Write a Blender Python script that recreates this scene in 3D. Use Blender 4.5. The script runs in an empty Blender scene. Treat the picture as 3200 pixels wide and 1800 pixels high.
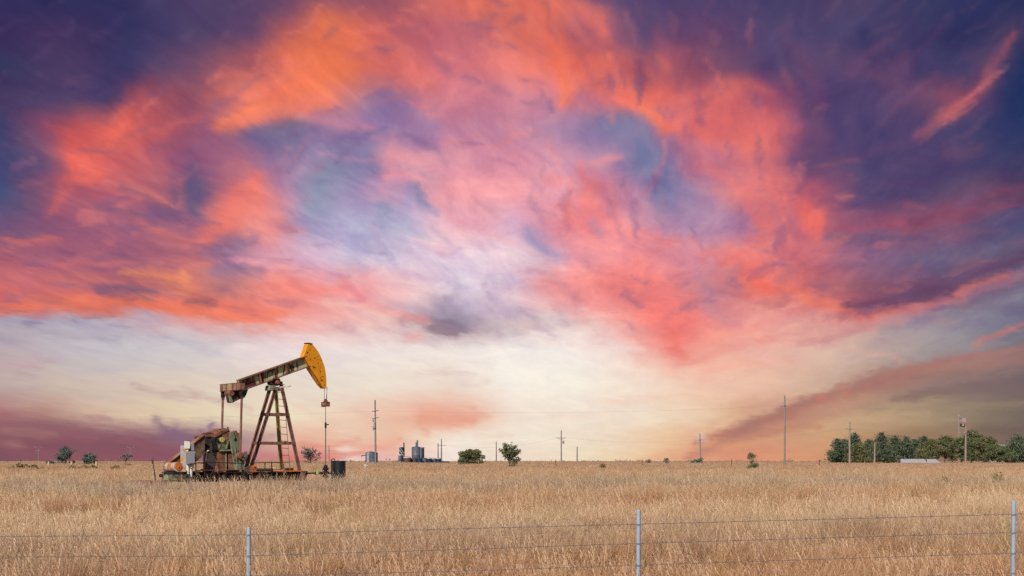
import bpy, math, random
import numpy as np
from mathutils import Vector, Matrix, noise as mnoise

random.seed(7)
rng = np.random.default_rng(11)
R = math.radians
SC = bpy.context.scene
COL = SC.collection

# ------------------------------------------------------------------ camera model
F = 50.0 / 36.0 * 3200.0        # focal length in photograph pixels
HY = 1441.0                     # row of the eye-level horizon
CAMZ = 1.45
SUN_AZ, SUN_EL = 203.0, 36.0    # compass from +Y clockwise, elevation

cam_d = bpy.data.cameras.new("camera")
cam = bpy.data.objects.new("camera", cam_d)
COL.objects.link(cam)
cam.location = (0, 0, CAMZ)
cam.rotation_euler = (R(90), 0, 0)
cam_d.lens = 50.0
cam_d.sensor_width = 36.0
cam_d.shift_y = (HY - 900.0) / 3200.0
cam_d.clip_end = 30000
SC.camera = cam

def ground_z(x, y):
    z = np.interp(y, [-50, 0, 19, 40, 60, 74, 100, 200, 400, 800, 2000, 9000],
                  [-.75, -.75, -.75, -.36, -.06, 0, .05, .34, .72, 1.0, 1.22, 1.32])
    sl = np.interp(y, [0, 22, 74, 150], [.026, .026, .004, 0])
    xx = np.clip(x, -60, 60)
    return z + sl * xx + .05 * np.sin(x * .23 + 1.3) * np.sin(y * .17) * np.interp(y, [0, 20, 80, 200], [1, 1, .5, 0])

def gz(x, y):
    return float(ground_z(np.array(float(x)), np.array(float(y))))

def at(px, py, Y):
    return Vector(((px - 1600) * Y / F, Y, CAMZ + (HY - py) * Y / F))

# ------------------------------------------------------------------ tagging
def tag(o, label=None, cat=None, group=None, kind=None):
    if label: o["label"] = label
    if cat: o["category"] = cat
    if group: o["group"] = group
    if kind: o["kind"] = kind
    return o

def thing(name, loc, label, cat, group=None, rz=0):
    o = bpy.data.objects.new(name, None)
    o.empty_display_size = .3
    COL.objects.link(o)
    o.location = loc
    o.rotation_euler = (0, 0, rz)
    return tag(o, label, cat, group)

# ------------------------------------------------------------------ mesh builder
class MB:
    def __init__(self):
        self.v = []; self.f = []
    def add(self, vs, fs):
        n = len(self.v)
        self.v += [tuple(v) for v in vs]
        self.f += [tuple(i + n for i in f) for f in fs]
        return self
    def box(self, c, s, rz=0, rot=None):
        m = rot if rot is not None else Matrix.Rotation(rz, 3, 'Z')
        c = Vector(c)
        vs = [c + m @ Vector((sx * s[0] / 2, sy * s[1] / 2, sz * s[2] / 2))
              for sx in (-1, 1) for sy in (-1, 1) for sz in (-1, 1)]
        return self.add(vs, [(0, 1, 3, 2), (4, 6, 7, 5), (0, 4, 5, 1), (2, 3, 7, 6), (0, 2, 6, 4), (1, 5, 7, 3)])
    def tube(self, pts, r, n=8, r2=None, cap=True):
        pts = [Vector(p) for p in pts]
        m = len(pts)
        rings = []
        up = None
        for i, p in enumerate(pts):
            d = (pts[min(i + 1, m - 1)] - pts[max(i - 1, 0)]).normalized()
            if up is None:
                up = Vector((0, 0, 1)) if abs(d.z) < .9 else Vector((0, 1, 0))
            a = d.cross(up).normalized()
            b = a.cross(d).normalized()
            up = b
            rr = r if r2 is None else r + (r2 - r) * i / max(1, m - 1)
            rings.append([p + a * (rr * math.cos(2 * math.pi * k / n)) + b * (rr * math.sin(2 * math.pi * k / n)) for k in range(n)])
        vs = [v for ring in rings for v in ring]
        fs = []
        for i in range(m - 1):
            for k in range(n):
                fs.append((i * n + k, i * n + (k + 1) % n, (i + 1) * n + (k + 1) % n, (i + 1) * n + k))
        if cap:
            fs.append(tuple(range(n - 1, -1, -1)))
            fs.append(tuple((m - 1) * n + k for k in range(n)))
        return self.add(vs, fs)
    def prism(self, pts, d):
        """closed outline pts (3D) pushed along the vector d"""
        pts = [Vector(p) for p in pts]; d = Vector(d); n = len(pts)
        vs = pts + [p + d for p in pts]
        fs = [tuple(range(n)), tuple(range(2 * n - 1, n - 1, -1))]
        for k in range(n):
            fs.append((k, (k + 1) % n, n + (k + 1) % n, n + k))
        return self.add(vs, fs)
    def lathe(self, prof, n=24, c=(0, 0, 0)):
        vs = []; fs = []
        m = len(prof)
        for (r, z) in prof:
            for k in range(n):
                a = 2 * math.pi * k / n
                vs.append((c[0] + r * math.cos(a), c[1] + r * math.sin(a), c[2] + z))
        for i in range(m - 1):
            for k in range(n):
                fs.append((i * n + k, i * n + (k + 1) % n, (i + 1) * n + (k + 1) % n, (i + 1) * n + k))
        fs.append(tuple(range(n - 1, -1, -1)))
        fs.append(tuple((m - 1) * n + k for k in range(n)))
        return self.add(vs, fs)
    def build(self, name, mat, parent=None, bevel=0, smooth=False):
        me = bpy.data.meshes.new(name)
        me.from_pydata(self.v, [], self.f)
        import bmesh
        bm = bmesh.new(); bm.from_mesh(me)
        bmesh.ops.recalc_face_normals(bm, faces=bm.faces)
        bm.to_mesh(me); bm.free()
        me.materials.append(mat)
        if smooth:
            me.shade_smooth()
            me.set_sharp_from_angle(angle=R(35))
        o = bpy.data.objects.new(name, me)
        COL.objects.link(o)
        if parent: o.parent = parent
        if bevel:
            b = o.modifiers.new("bevel", 'BEVEL'); b.width = bevel; b.segments = 2; b.limit_method = 'ANGLE'
        return o

# ------------------------------------------------------------------ materials
def new_mat(name):
    m = bpy.data.materials.new(name); m.use_nodes = True
    nt = m.node_tree
    return m, nt, nt.nodes, nt.links, nt.nodes["Principled BSDF"]

def N(nt, typ, **kw):
    n = nt.nodes.new(typ)
    for k, v in kw.items(): setattr(n, k, v)
    return n

def ramp(nt, fac, stops, interp='LINEAR'):
    r = N(nt, "ShaderNodeValToRGB")
    cr = r.color_ramp; cr.interpolation = interp
    while len(cr.elements) < len(stops): cr.elements.new(.5)
    for e, (p, c) in zip(cr.elements, stops):
        e.position = p
        e.color = (c[0], c[1], c[2], 1) if not isinstance(c, (int, float)) else (c, c, c, 1)
    nt.links.new(fac, r.inputs[0])
    return r.outputs[0]

def noise(nt, vec, scale, detail=4, rough=.55, dist=0.0, dim='3D'):
    n = N(nt, "ShaderNodeTexNoise"); n.noise_dimensions = dim
    if vec is not None: nt.links.new(vec, n.inputs["Vector"])
    n.inputs["Scale"].default_value = scale; n.inputs["Detail"].default_value = detail
    n.inputs["Roughness"].default_value = rough; n.inputs["Distortion"].default_value = dist
    return n.outputs["Fac"]

def coords(nt, which="Object", scale=(1, 1, 1), loc=(0, 0, 0)):
    t = N(nt, "ShaderNodeTexCoord")
    mp = N(nt, "ShaderNodeMapping")
    mp.inputs["Scale"].default_value = scale; mp.inputs["Location"].default_value = loc
    nt.links.new(t.outputs[which], mp.inputs["Vector"])
    return mp.outputs[0]

def mix(nt, fac, a, b, mode='MIX'):
    m = N(nt, "ShaderNodeMix", data_type='RGBA', blend_type=mode)
    for s, v in ((0, fac), (6, a), (7, b)):
        if hasattr(v, "node"): nt.links.new(v, m.inputs[s])
        elif isinstance(v, (int, float)): m.inputs[s].default_value = v
        else: m.inputs[s].default_value = (*v, 1)
    return m.outputs[2]

def rusty(name, paint, rust, amount=.5, scale=(1, 1, 1), freq=3.0, soft=.06, dark=(.012, .009, .008), darkamt=.25, rough=.75, loc=(0, 0, 0), paint2=None):
    """weathered steel: paint worn through to rust, with small dark pits and scrapes"""
    m, nt, nd, lk, bs = new_mat(name)
    co = coords(nt, "Object", scale, loc)
    co1 = coords(nt, "Object", (1, 1, 1), (3.1 + loc[0], 7.7, 1.3))
    n1 = noise(nt, co, freq, 6, .62, .3)
    mask = ramp(nt, n1, [(max(0, amount - soft), (1, 1, 1)), (min(1, amount + soft), (0, 0, 0))])
    n2 = noise(nt, co1, freq * 2.3, 5, .6)
    rcol = ramp(nt, n2, [(.3, tuple(c * .55 for c in rust)), (.52, rust), (.72, tuple(min(1, c * 1.6) for c in rust))])
    p2 = paint2 or tuple(c * .8 for c in paint)
    pcol = ramp(nt, noise(nt, co1, freq * .8, 4), [(.35, p2), (.6, paint)])
    c = mix(nt, mask, pcol, rcol)
    n3 = noise(nt, coords(nt, "Object", (1, 1, 1), (9, 2, 5)), freq * 4.0, 5, .7, 1.0)
    dm = ramp(nt, n3, [(.5 + .22 * (1 - darkamt), (0, 0, 0)), (.56 + .22 * (1 - darkamt), (1, 1, 1))])
    c = mix(nt, dm, c, dark)
    lk.new(c, bs.inputs["Base Color"])
    bs.inputs["Roughness"].default_value = rough
    bs.inputs["Specular IOR Level"].default_value = .25
    bp = N(nt, "ShaderNodeBump"); bp.inputs["Strength"].default_value = .25; bp.inputs["Distance"].default_value = .02
    lk.new(n3, bp.inputs["Height"]); lk.new(bp.outputs[0], bs.inputs["Normal"])
    return m

def plain(name, col, rough=.6, var=.25, freq=2.0, metal=0, scale=(1, 1, 1), spec=.3):
    m, nt, nd, lk, bs = new_mat(name)
    co = coords(nt, "Object", scale)
    n1 = noise(nt, co, freq, 5, .6)
    c = ramp(nt, n1, [(.3, tuple(x * (1 - var) for x in col)), (.7, tuple(min(1, x * (1 + var)) for x in col))])
    lk.new(c, bs.inputs["Base Color"])
    bs.inputs["Roughness"].default_value = rough; bs.inputs["Metallic"].default_value = metal
    bs.inputs["Specular IOR Level"].default_value = spec
    return m

M = {}
M['rust'] = rusty("rust_brown", (.10, .045, .032), (.11, .042, .03), .5, freq=2.5)
M['rust_leg'] = rusty("rust_leg", (.15, .068, .055), (.20, .088, .066), .5, freq=1.5, darkamt=.4)
M['rust_dark'] = rusty("rust_dark", (.018, .012, .011), (.04, .018, .014), .5, freq=2.0)
M['rust_red'] = rusty("rust_red", (.29, .09, .058), (.10, .036, .026), .5, freq=1.6, soft=.12, paint2=(.3, .2, .12))
M['rust_tan'] = rusty("rust_tan", (.26, .115, .066), (.12, .05, .03), .45, freq=3, soft=.12)
M['rust_tan_plate'] = rusty("guard_rust", (.19, .12, .08), (.06, .028, .02), .5, freq=2.2, soft=.12)
M['orange'] = rusty("orange_rust", (.66, .17, .025), (.30, .08, .02), .46, freq=3.0, soft=.15)
M['motor'] = rusty("motor_rust", (.42, .39, .38), (.42, .125, .035), .54, scale=(.6, 2.2, .6), freq=2.4, soft=.04, darkamt=.2)
M['cabinet'] = rusty("cabinet_rust", (.42, .42, .46), (.62, .27, .06), .47, freq=3.0, soft=.04)
M['beam'] = rusty("beam_paint", (.52, .52, .30), (.10, .036, .03), .5, scale=(1.1, 1, .35), freq=1.7, soft=.02, darkamt=.3, loc=(4.2, 0, 2.0), paint2=(.30, .33, .2))
M['green'] = rusty("green_paint", (.165, .195, .13), (.17, .075, .045), .45, freq=1.8, soft=.06, darkamt=.5)
M['green_pale'] = rusty("pale_green_paint", (.225, .24, .155), (.11, .055, .035), .48, freq=2.2, soft=.05, darkamt=.5)
M['equal'] = rusty("equalizer_paint", (.33, .25, .16), (.20, .075, .055), .50, scale=(1, 1.6, .25), freq=2.0, soft=.07, darkamt=.45, paint2=(.15, .20, .14))
M['yellow'] = rusty("yellow_paint", (.68, .27, .012), (.62, .22, .01), .42, freq=2.2, soft=.2, dark=(.03, .012, .006), darkamt=.62, paint2=(.62, .235, .01), rough=.55)
M['oily'] = rusty("oil_stained_steel", (.035, .03, .03), (.06, .035, .025), .45, freq=2.2, rough=.45)
M['oily_green'] = rusty("oil_stained_green", (.33, .36, .18), (.025, .02, .02), .5, freq=1.4, soft=.1, loc=(1.4, 0, 0))
M['black'] = plain("black_iron", (.018, .017, .017), .55)
M['cable'] = plain("steel_cable", (.13, .11, .10), .5)
M['white_pipe'] = plain("weathered_white_pipe", (.62, .58, .52), .6, .15)
M['box_grey'] = plain("grey_enclosure", (.205, .20, .23), .5, .06, 1.2)
M['box_white'] = plain("white_enclosure", (.62, .58, .52), .5, .1)
M['tank_black'] = plain("black_tank_paint", (.010, .013, .018), .33, .4, 3.0, spec=.5)
M['galv'] = plain("galvanised_steel", (.27, .335, .44), .5, .14, 6.0, spec=.4)
M['wire'] = plain("fence_wire_steel", (.11, .11, .135), .5, .3, 20)
M['pole'] = plain("weathered_pole_wood", (.25, .195, .165), .85, .25, 2.0, scale=(3, 3, .3))
M['pole_far'] = plain("grey_pole_wood", (.19, .17, .18), .85, .2, 2.0, scale=(3, 3, .3))
M['arm'] = plain("dark_crossarm_wood", (.12, .11, .11), .85)
M['insul'] = plain("porcelain", (.55, .56, .58), .3, .1)
M['trafo'] = plain("transformer_grey", (.22, .23, .25), .4, .1)
M['line'] = plain("power_line_cable", (.16, .15, .17), .6)
M['tank_grey'] = plain("grey_tank_steel", (.085, .105, .15), .5, .15, .8)
M['tank_navy'] = plain("dark_tank_steel", (.014, .028, .062), .45, .3, .8)
M['tank_white'] = plain("white_tank_trim", (.50, .48, .46), .5, .1)
M['tank_rust'] = plain("brown_tank_steel", (.08, .055, .055), .6, .3, 1.0)
M['roof_white'] = plain("white_roof_sheet", (.34, .31, .33), .5, .06)
M['house_wall'] = plain("pale_siding", (.26, .25, .26), .7, .1)
M['house_roof'] = plain("grey_roof", (.26, .24, .25), .7, .1)
M['marker'] = plain("orange_marker", (.26, .13, .10), .6, .15)
M['stub'] = plain("pale_post_wood", (.46, .34, .24), .8, .2, 3)
M['bark'] = plain("tree_bark", (.10, .075, .06), .9, .35, 4)
M['twig'] = plain("dry_twig", (.16, .105, .08), .9, .3, 5)
M['concrete'] = rusty("rusty_channel", (.25, .13, .1), (.16, .075, .05), .5, freq=3)

def leaf_mat(name, c1, c2, scale=.5, trans=.25):
    m, nt, nd, lk, bs = new_mat(name)
    nd.remove(bs)
    g = N(nt, "ShaderNodeNewGeometry")
    n1 = noise(nt, g.outputs["Position"], scale, 3)
    at_ = N(nt, "ShaderNodeAttribute"); at_.attribute_name = "tint"
    add = N(nt, "ShaderNodeMath", operation='MULTIPLY_ADD')
    lk.new(at_.outputs["Fac"], add.inputs[0]); add.inputs[1].default_value = .5
    sub = N(nt, "ShaderNodeMath", operation='MULTIPLY_ADD'); sub.inputs[1].default_value = 1.4; sub.inputs[2].default_value = -.45
    lk.new(n1, sub.inputs[0]); lk.new(sub.outputs[0], add.inputs[2])
    c = mix(nt, add.outputs[0], c1, c2)
    d = N(nt, "ShaderNodeBsdfDiffuse"); t = N(nt, "ShaderNodeBsdfTranslucent")
    lk.new(c, d.inputs[0]); lk.new(c, t.inputs[0])
    ms = N(nt, "ShaderNodeMixShader"); ms.inputs[0].default_value = trans
    lk.new(d.outputs[0], ms.inputs[1]); lk.new(t.outputs[0], ms.inputs[2])
    lk.new(ms.outputs[0], nd["Material Output"].inputs[0])
    return m
M['leaf_cedar'] = leaf_mat("cedar_foliage", (.07, .10, .078), (.155, .19, .11))  # greyed and lightened so distance haze sits in the leaf colour
M['leaf_olive'] = leaf_mat("olive_foliage", (.095, .105, .055), (.235, .23, .115))
M['leaf_green'] = leaf_mat("green_foliage", (.075, .10, .055), (.20, .22, .105))
M['leaf_blue'] = leaf_mat("blue_green_foliage", (.09, .135, .13), (.17, .22, .19))  # pale bluish cast of distance haze is mixed into this colour
M['leaf_mauve'] = leaf_mat("mauve_grey_foliage", (.13, .12, .125), (.24, .21, .20))
M['leaf_scrub'] = leaf_mat("scrub_foliage", (.20, .15, .08), (.40, .27, .13), 1.5)
M['leaf_weed'] = leaf_mat("weed_foliage", (.17, .16, .06), (.36, .31, .13), 3)

# ------------------------------------------------------------------ grass colour (by world position: patches of different grasses)
def grass_color(nt, blade=True):
    g = N(nt, "ShaderNodeNewGeometry")
    mp = N(nt, "ShaderNodeMapping"); nt.links.new(g.outputs["Position"], mp.inputs[0])
    mp.inputs["Scale"].default_value = (.10, .16, .0)
    big = noise(nt, mp.outputs[0], 1.0, 4, .6, .6)
    mp2 = N(nt, "ShaderNodeMapping"); nt.links.new(g.outputs["Position"], mp2.inputs[0])
    mp2.inputs["Scale"].default_value = (.7, .9, .0); mp2.inputs["Location"].default_value = (5, 11, 0)
    sm = noise(nt, mp2.outputs[0], 1.0, 4, .65)
    straw = (.65, .44, .262); russet = (.51, .26, .13); pale = (.79, .60, .40); grey = (.38, .295, .225); gold = (.6, .4, .17)
    c = ramp(nt, big, [(.30, pale), (.43, straw), (.54, russet), (.66, straw), (.78, grey)])
    c = mix(nt, ramp(nt, sm, [(.42, 0.0), (.62, .75)]), c, russet)
    mp3 = N(nt, "ShaderNodeMapping"); nt.links.new(g.outputs["Position"], mp3.inputs[0])
    mp3.inputs["Scale"].default_value = (1.5, 1.1, .0); mp3.inputs["Location"].default_value = (2, 31, 0)
    cl = noise(nt, mp3.outputs[0], 1.0, 3, .6)
    c = mix(nt, ramp(nt, cl, [(.30, .9), (.50, 0.), (.6, 0.), (.75, .0)]), c, (.27, .165, .105))
    c = mix(nt, ramp(nt, cl, [(.54, 0.), (.72, .6)]), c, (.84, .66, .44))
    # a band of greyer grass along the well pad and mostly straw beyond it
    sx = N(nt, "ShaderNodeSeparateXYZ"); nt.links.new(g.outputs["Position"], sx.inputs[0])
    yy = N(nt, "ShaderNodeMath", operation='DIVIDE'); nt.links.new(sx.outputs[1], yy.inputs[0]); yy.inputs[1].default_value = 400.0
    wob = N(nt, "ShaderNodeMath", operation='MULTIPLY_ADD'); nt.links.new(big, wob.inputs[0]); wob.inputs[1].default_value = .06; nt.links.new(yy.outputs[0], wob.inputs[2])
    gm = ramp(nt, wob.outputs[0], [(.03, .6), (.085, .6), (.105, .35), (.122, .6), (.15, .55), (.185, .8), (.21, .6), (.25, .3), (.6, .3)])
    tone = ramp(nt, wob.outputs[0], [(.06, russet), (.088, russet), (.104, grey), (.120, pale), (.134, pale), (.148, russet), (.168, straw), (.182, grey), (.205, grey), (.235, straw), (.5, (.52, .36, .26)), (1, (.42, .28, .235))])
    c = mix(nt, gm, c, tone)
    if blade:
        a = N(nt, "ShaderNodeAttribute"); a.attribute_name = "tint"
        c = mix(nt, ramp(nt, a.outputs["Fac"], [(0, .0), (.25, .0), (.6, .0), (1, .55)]), c, (.84, .68, .51))
        c = mix(nt, ramp(nt, a.outputs["Fac"], [(0, .85), (.26, 0.), (1, 0.)]), c, (.20, .115, .075))
        oi = N(nt, "ShaderNodeObjectInfo")
        c = mix(nt, ramp(nt, oi.outputs["Random"], [(0, .55), (.10, .0), (1, 0.)]), c, (.40, .34, .10))
        c = mix(nt, ramp(nt, oi.outputs["Random"], [(.7, 0.), (1, .6)]), c, russet)
    return c

def grass_mat():
    m, nt, nd, lk, bs = new_mat("dry_grass"); nd.remove(bs)
    c = grass_color(nt)
    d = N(nt, "ShaderNodeBsdfDiffuse"); t = N(nt, "ShaderNodeBsdfTranslucent")
    lk.new(c, d.inputs[0]); lk.new(c, t.inputs[0])
    ms = N(nt, "ShaderNodeMixShader"); ms.inputs[0].default_value = .35
    lk.new(d.outputs[0], ms.inputs[1]); lk.new(t.outputs[0], ms.inputs[2])
    lk.new(ms.outputs[0], nd["Material Output"].inputs[0])
    return m
M['grass'] = grass_mat()

def ground_mat():
    m, nt, nd, lk, bs = new_mat("dry_field_soil")
    c = grass_color(nt, False)
    g = N(nt, "ShaderNodeNewGeometry")
    mp = N(nt, "ShaderNodeMapping"); lk.new(g.outputs["Position"], mp.inputs[0]); mp.inputs["Scale"].default_value = (.25, .05, 0)
    n = noise(nt, mp.outputs[0], 1, 6, .7)
    c = mix(nt, ramp(nt, n, [(.35, .55), (.65, 0.)]), c, (.20, .15, .10))
    c = mix(nt, .25, c, (.24, .16, .11))
    lk.new(c, bs.inputs["Base Color"]); bs.inputs["Roughness"].default_value = 1.0
    bs.inputs["Specular IOR Level"].default_value = 0.0
    return m
M['ground'] = ground_mat()

# ------------------------------------------------------------------ ground sheet
def build_ground():
    ys = np.concatenate([np.linspace(-60, 15, 12), np.linspace(17, 120, 70), np.linspace(125, 420, 40), np.geomspace(440, 12000, 30)])
    xs_n = np.concatenate([-np.geomspace(9000, 70, 25), np.linspace(-66, 66, 67), np.geomspace(70, 9000, 25)])
    X, Y = np.meshgrid(xs_n, ys)
    Z = ground_z(X, Y)
    v = np.stack([X, Y, Z], -1).reshape(-1, 3)
    nx, ny = len(xs_n), len(ys)
    idx = np.arange(nx * ny).reshape(ny, nx)
    f = np.stack([idx[:-1, :-1], idx[:-1, 1:], idx[1:, 1:], idx[1:, :-1]], -1).reshape(-1, 4)
    me = bpy.data.meshes.new("ground"); me.from_pydata(v.tolist(), [], f.tolist()); me.materials.append(M['ground']); me.shade_smooth()
    o = bpy.data.objects.new("ground", me); COL.objects.link(o)
    tag(o, "wide flat prairie ground under dry grass", "ground", kind="structure")
build_ground()

# ------------------------------------------------------------------ grass: one "stuff" object, tufts instanced on points
def tuft_mesh(name, n, rad, hmin, hmax, w0, stalk=.14, lean=.35, seed=0):
    r = random.Random(seed)
    vs = []; fs = []; tint = []
    def strip(root, h, lx, ly, w, wd, t, segs=3, tipw=.1):
        base = len(vs)
        for i in range(segs + 1):
            q = i / segs
            p = Vector((root[0] + lx * h * q ** 1.8, root[1] + ly * h * q ** 1.8, h * q * (1 - .12 * q)))
            ww = w * (1 - (1 - tipw) * q ** 1.5) / 2
            vs.append(p - wd * ww); vs.append(p + wd * ww); tint.extend([t, t])
        for i in range(segs):
            a = base + 2 * i
            fs.append((a, a + 1, a + 3, a + 2))
    for i in range(n):
        a = r.uniform(0, 2 * math.pi); q = rad * math.sqrt(r.random())
        root = (q * math.cos(a), q * math.sin(a))
        th = r.uniform(0, math.pi)
        wd = Vector((math.cos(th), math.sin(th) * .6, 0)).normalized()
        h = r.uniform(hmin, hmax) * (1.15 - .4 * (q / rad))
        l = r.gauss(lean, .28); m = r.gauss(0, .25)
        if r.random() < stalk:
            h *= r.uniform(1.1, 1.45); l *= .7
            strip(root, h, l, m, w0 * .6, wd, .8 + .2 * r.random(), 3, .4)
            tip = Vector((root[0] + l * h, root[1] + m * h, h * .88))
            for k in range(3):
                b = len(vs)
                d = Vector((r.uniform(-.02, .03) + l * .04, r.uniform(-.02, .02), -.045 - .02 * k))
                s = Vector((.005 + .003 * r.random(), .003, 0))
                p0 = tip + d * (k * .7)
                for p in (p0 - s, p0 + s, p0 + d + s * .4, p0 + d - s * .4): vs.append(p); tint.append(.9)
                fs.append((b, b + 1, b + 2, b + 3))
        else:
            strip(root, h, l, m, w0 * r.uniform(.6, 1.3), wd, r.random() * .85)
    me = bpy.data.meshes.new(name)
    me.from_pydata([tuple(v) for v in vs], [], fs)
    a = me.attributes.new("tint", 'FLOAT', 'POINT'); a.data.foreach_set("value", tint)
    me.materials.append(M['grass'])
    return bpy.data.objects.new(name, me)

def build_grass():
    tc = bpy.data.collections.new("tuft_sources")
    for k in range(7):
        tc.objects.link(tuft_mesh("tuft_a%d" % k, 110, .25, .22, .60, .0056, .07, .26 + .06 * (k % 3), 20 + k))
    for k in range(3):
        tc.objects.link(tuft_mesh("tuft_b%d" % k, 110, .55, .22, .54, .015, .06, .25, 50 + k))
    for k in range(4):
        tc.objects.link(tuft_mesh("tuft_c%d" % k, 9, .3, .55, .95, .0065, .45, .34, 70 + k))
    pts = []; rot = []; scl = []; idx = []
    def zone(y0, y1, per, lo, hi, smin, smax, cl=1.0, hz=1.0):
        area = .86 * (y1 ** 2 - y0 ** 2) / 2 + 8 * (y1 - y0)
        n = int(area * per)
        y = np.sqrt(rng.uniform(y0 ** 2, y1 ** 2, n))
        x = rng.uniform(-1, 1, n) * (.43 * y + 4)
        # irregular density and height in clumps
        hn = np.array([mnoise.fractal(Vector((a * .35, b * .28, 0)), 1.0, 2.0, 3) for a, b in zip(x, y)])
        keep = rng.random(n) < np.clip(.85 + hn * .5, .35, 1)
        x, y, hn = x[keep], y[keep], hn[keep]
        z = ground_z(x, y) - .02
        s = rng.uniform(smin, smax, len(x))
        h = s * np.clip(1 + hn * .7, .5, 1.7) * hz
        # trodden pad under the pumping unit: shorter
        wx, wy = x + 12.0, y - 74.5
        lx = wx * .788 + wy * .616; ly = -wx * .616 + wy * .788
        pad = (lx > -6.6) & (lx < 3.4) & (ly > -1.2) & (ly < 1.6)
        h = np.where(pad, h * (.45 if lo < 10 else .15), h)
        for i in range(len(x)):
            pts.append((x[i], y[i], z[i])); rot.append((0, 0, rng.normal(0, .35)))
            scl.append((s[i] * cl, s[i] * cl, h[i])); idx.append(int(rng.integers(lo, hi)))
    zone(16, 30, 1.4, 10, 14, .7, 1.05)
    zone(30, 75, .9, 10, 14, .7, 1.1)
    zone(67, 74, 1.2, 10, 14, .7, 1.0)
    zone(19, 34, .45, 0, 7, 1.3, 1.75)
    zone(34, 72, .22, 0, 7, 1.3, 1.8)
    zone(16, 40, 12.0, 0, 7, .7, 1.25)
    zone(40, 72, 8.0, 0, 7, .8, 1.25, 1.05)
    zone(72, 130, 3.2, 0, 10, .8, 1.2, 1.15)
    zone(130, 330, .5, 7, 10, .8, 1.2, 1.7, .85)
    zone(330, 700, .07, 7, 10, .8, 1.2, 3.5, .9)
    me = bpy.data.meshes.new("dry_grass"); me.from_pydata(pts, [], [])
    for nm, ty, dat in (("rot", 'FLOAT_VECTOR', rot), ("scl", 'FLOAT_VECTOR', scl)):
        a = me.attributes.new(nm, ty, 'POINT'); a.data.foreach_set("vector", np.array(dat, dtype=np.float32).ravel())
    a = me.attributes.new("pick", 'INT', 'POINT'); a.data.foreach_set("value", np.array(idx, dtype=np.int32))
    o = bpy.data.objects.new("dry_grass", me); COL.objects.link(o)
    me.materials.append(M['grass'])
    tag(o, "tall dry straw and russet prairie grass covering the whole field", "grass", kind="stuff")
    ng = bpy.data.node_groups.new("grass_tufts", 'GeometryNodeTree')
    ng.interface.new_socket("Geometry", in_out='INPUT', socket_type='NodeSocketGeometry')
    ng.interface.new_socket("Geometry", in_out='OUTPUT', socket_type='NodeSocketGeometry')
    gi = ng.nodes.new("NodeGroupInput"); go = ng.nodes.new("NodeGroupOutput")
    iop = ng.nodes.new("GeometryNodeInstanceOnPoints")
    ci = ng.nodes.new("GeometryNodeCollectionInfo"); ci.inputs[0].default_value = tc
    ci.inputs["Separate Children"].default_value = True; ci.inputs["Reset Children"].default_value = True
    def na(nm, ty):
        n = ng.nodes.new("GeometryNodeInputNamedAttribute"); n.data_type = ty; n.inputs[0].default_value = nm
        return n.outputs[0]
    L = ng.links.new
    L(gi.outputs[0], iop.inputs["Points"]); L(ci.outputs[0], iop.inputs["Instance"])
    iop.inputs["Pick Instance"].default_value = True
    L(na("pick", 'INT'), iop.inputs["Instance Index"])
    e2r = ng.nodes.new("FunctionNodeEulerToRotation"); L(na("rot", 'FLOAT_VECTOR'), e2r.inputs[0]); L(e2r.outputs[0], iop.inputs["Rotation"])
    L(na("scl", 'FLOAT_VECTOR'), iop.inputs["Scale"])
    L(iop.outputs[0], go.inputs[0])
    md = o.modifiers.new("tufts", 'NODES'); md.node_group = ng
    print("grass tufts", len(pts))
build_grass()

# ------------------------------------------------------------------ PUMPJACK
PHI = R(38)
C_, S_ = math.cos(PHI), math.sin(PHI)
PY = 74.0
PX = (868 - 1600) * PY / F
PG = gz(PX, PY)
def LP(px, py, ly):
    """pixel on the upright plane at lateral offset ly of the unit -> local (x, y, z)"""
    k = (px - 1600) / F
    lx = (k * (PY + C_ * ly) - PX + S_ * ly) / (C_ - k * S_)
    Y = PY + S_ * lx + C_ * ly
    return Vector((lx, ly, CAMZ + (HY - py) * Y / F - PG))
c1 = lambda x, y: (400 + x / 2.786, 1020 + y / 2.786)
c2 = lambda x, y: (660 + x / 6.0375, 1060 + y / 6.0375)
c3 = lambda x, y: (480 + x / 7.247, 1320 + y / 7.247)
c4 = lambda x, y: (680 + x / 7.247, 1320 + y / 7.247)
c5 = lambda x, y: (900 + x / 4.527, 1200 + y / 4.527)

pj = thing("pumpjack", (PX, PY, PG), "old rusty oil pumpjack with yellow horse head raised over the grass", "pumpjack", rz=PHI)
def plate(name, crop, pts, ly0, ly1, mat, parent=pj, bevel=.012):
    P = [LP(*crop(*p), ly0) for p in pts]
    return MB().prism(P, (0, ly1 - ly0, 0)).build(name, mat, parent, bevel)
def disc(mb, crop, p, r_px, ly0, ly1, n=20):
    c = LP(*crop(*p), ly0); r = r_px / 60.0
    return mb.tube([c, c + Vector((0, ly1 - ly0, 0))], r, n)

# half spacing of the pitmans from where both show on the equalizer
lo, hi = .3, 2.5
for _ in range(40):
    p_ = (lo + hi) / 2
    if LP(753.5, 1228, -p_).x > LP(694.5, 1228, p_).x: lo = p_
    else: hi = p_
if not .5 < p_ < 2: p_ = 1.05
print("pitman half spacing", p_)
HP = p_

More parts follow.
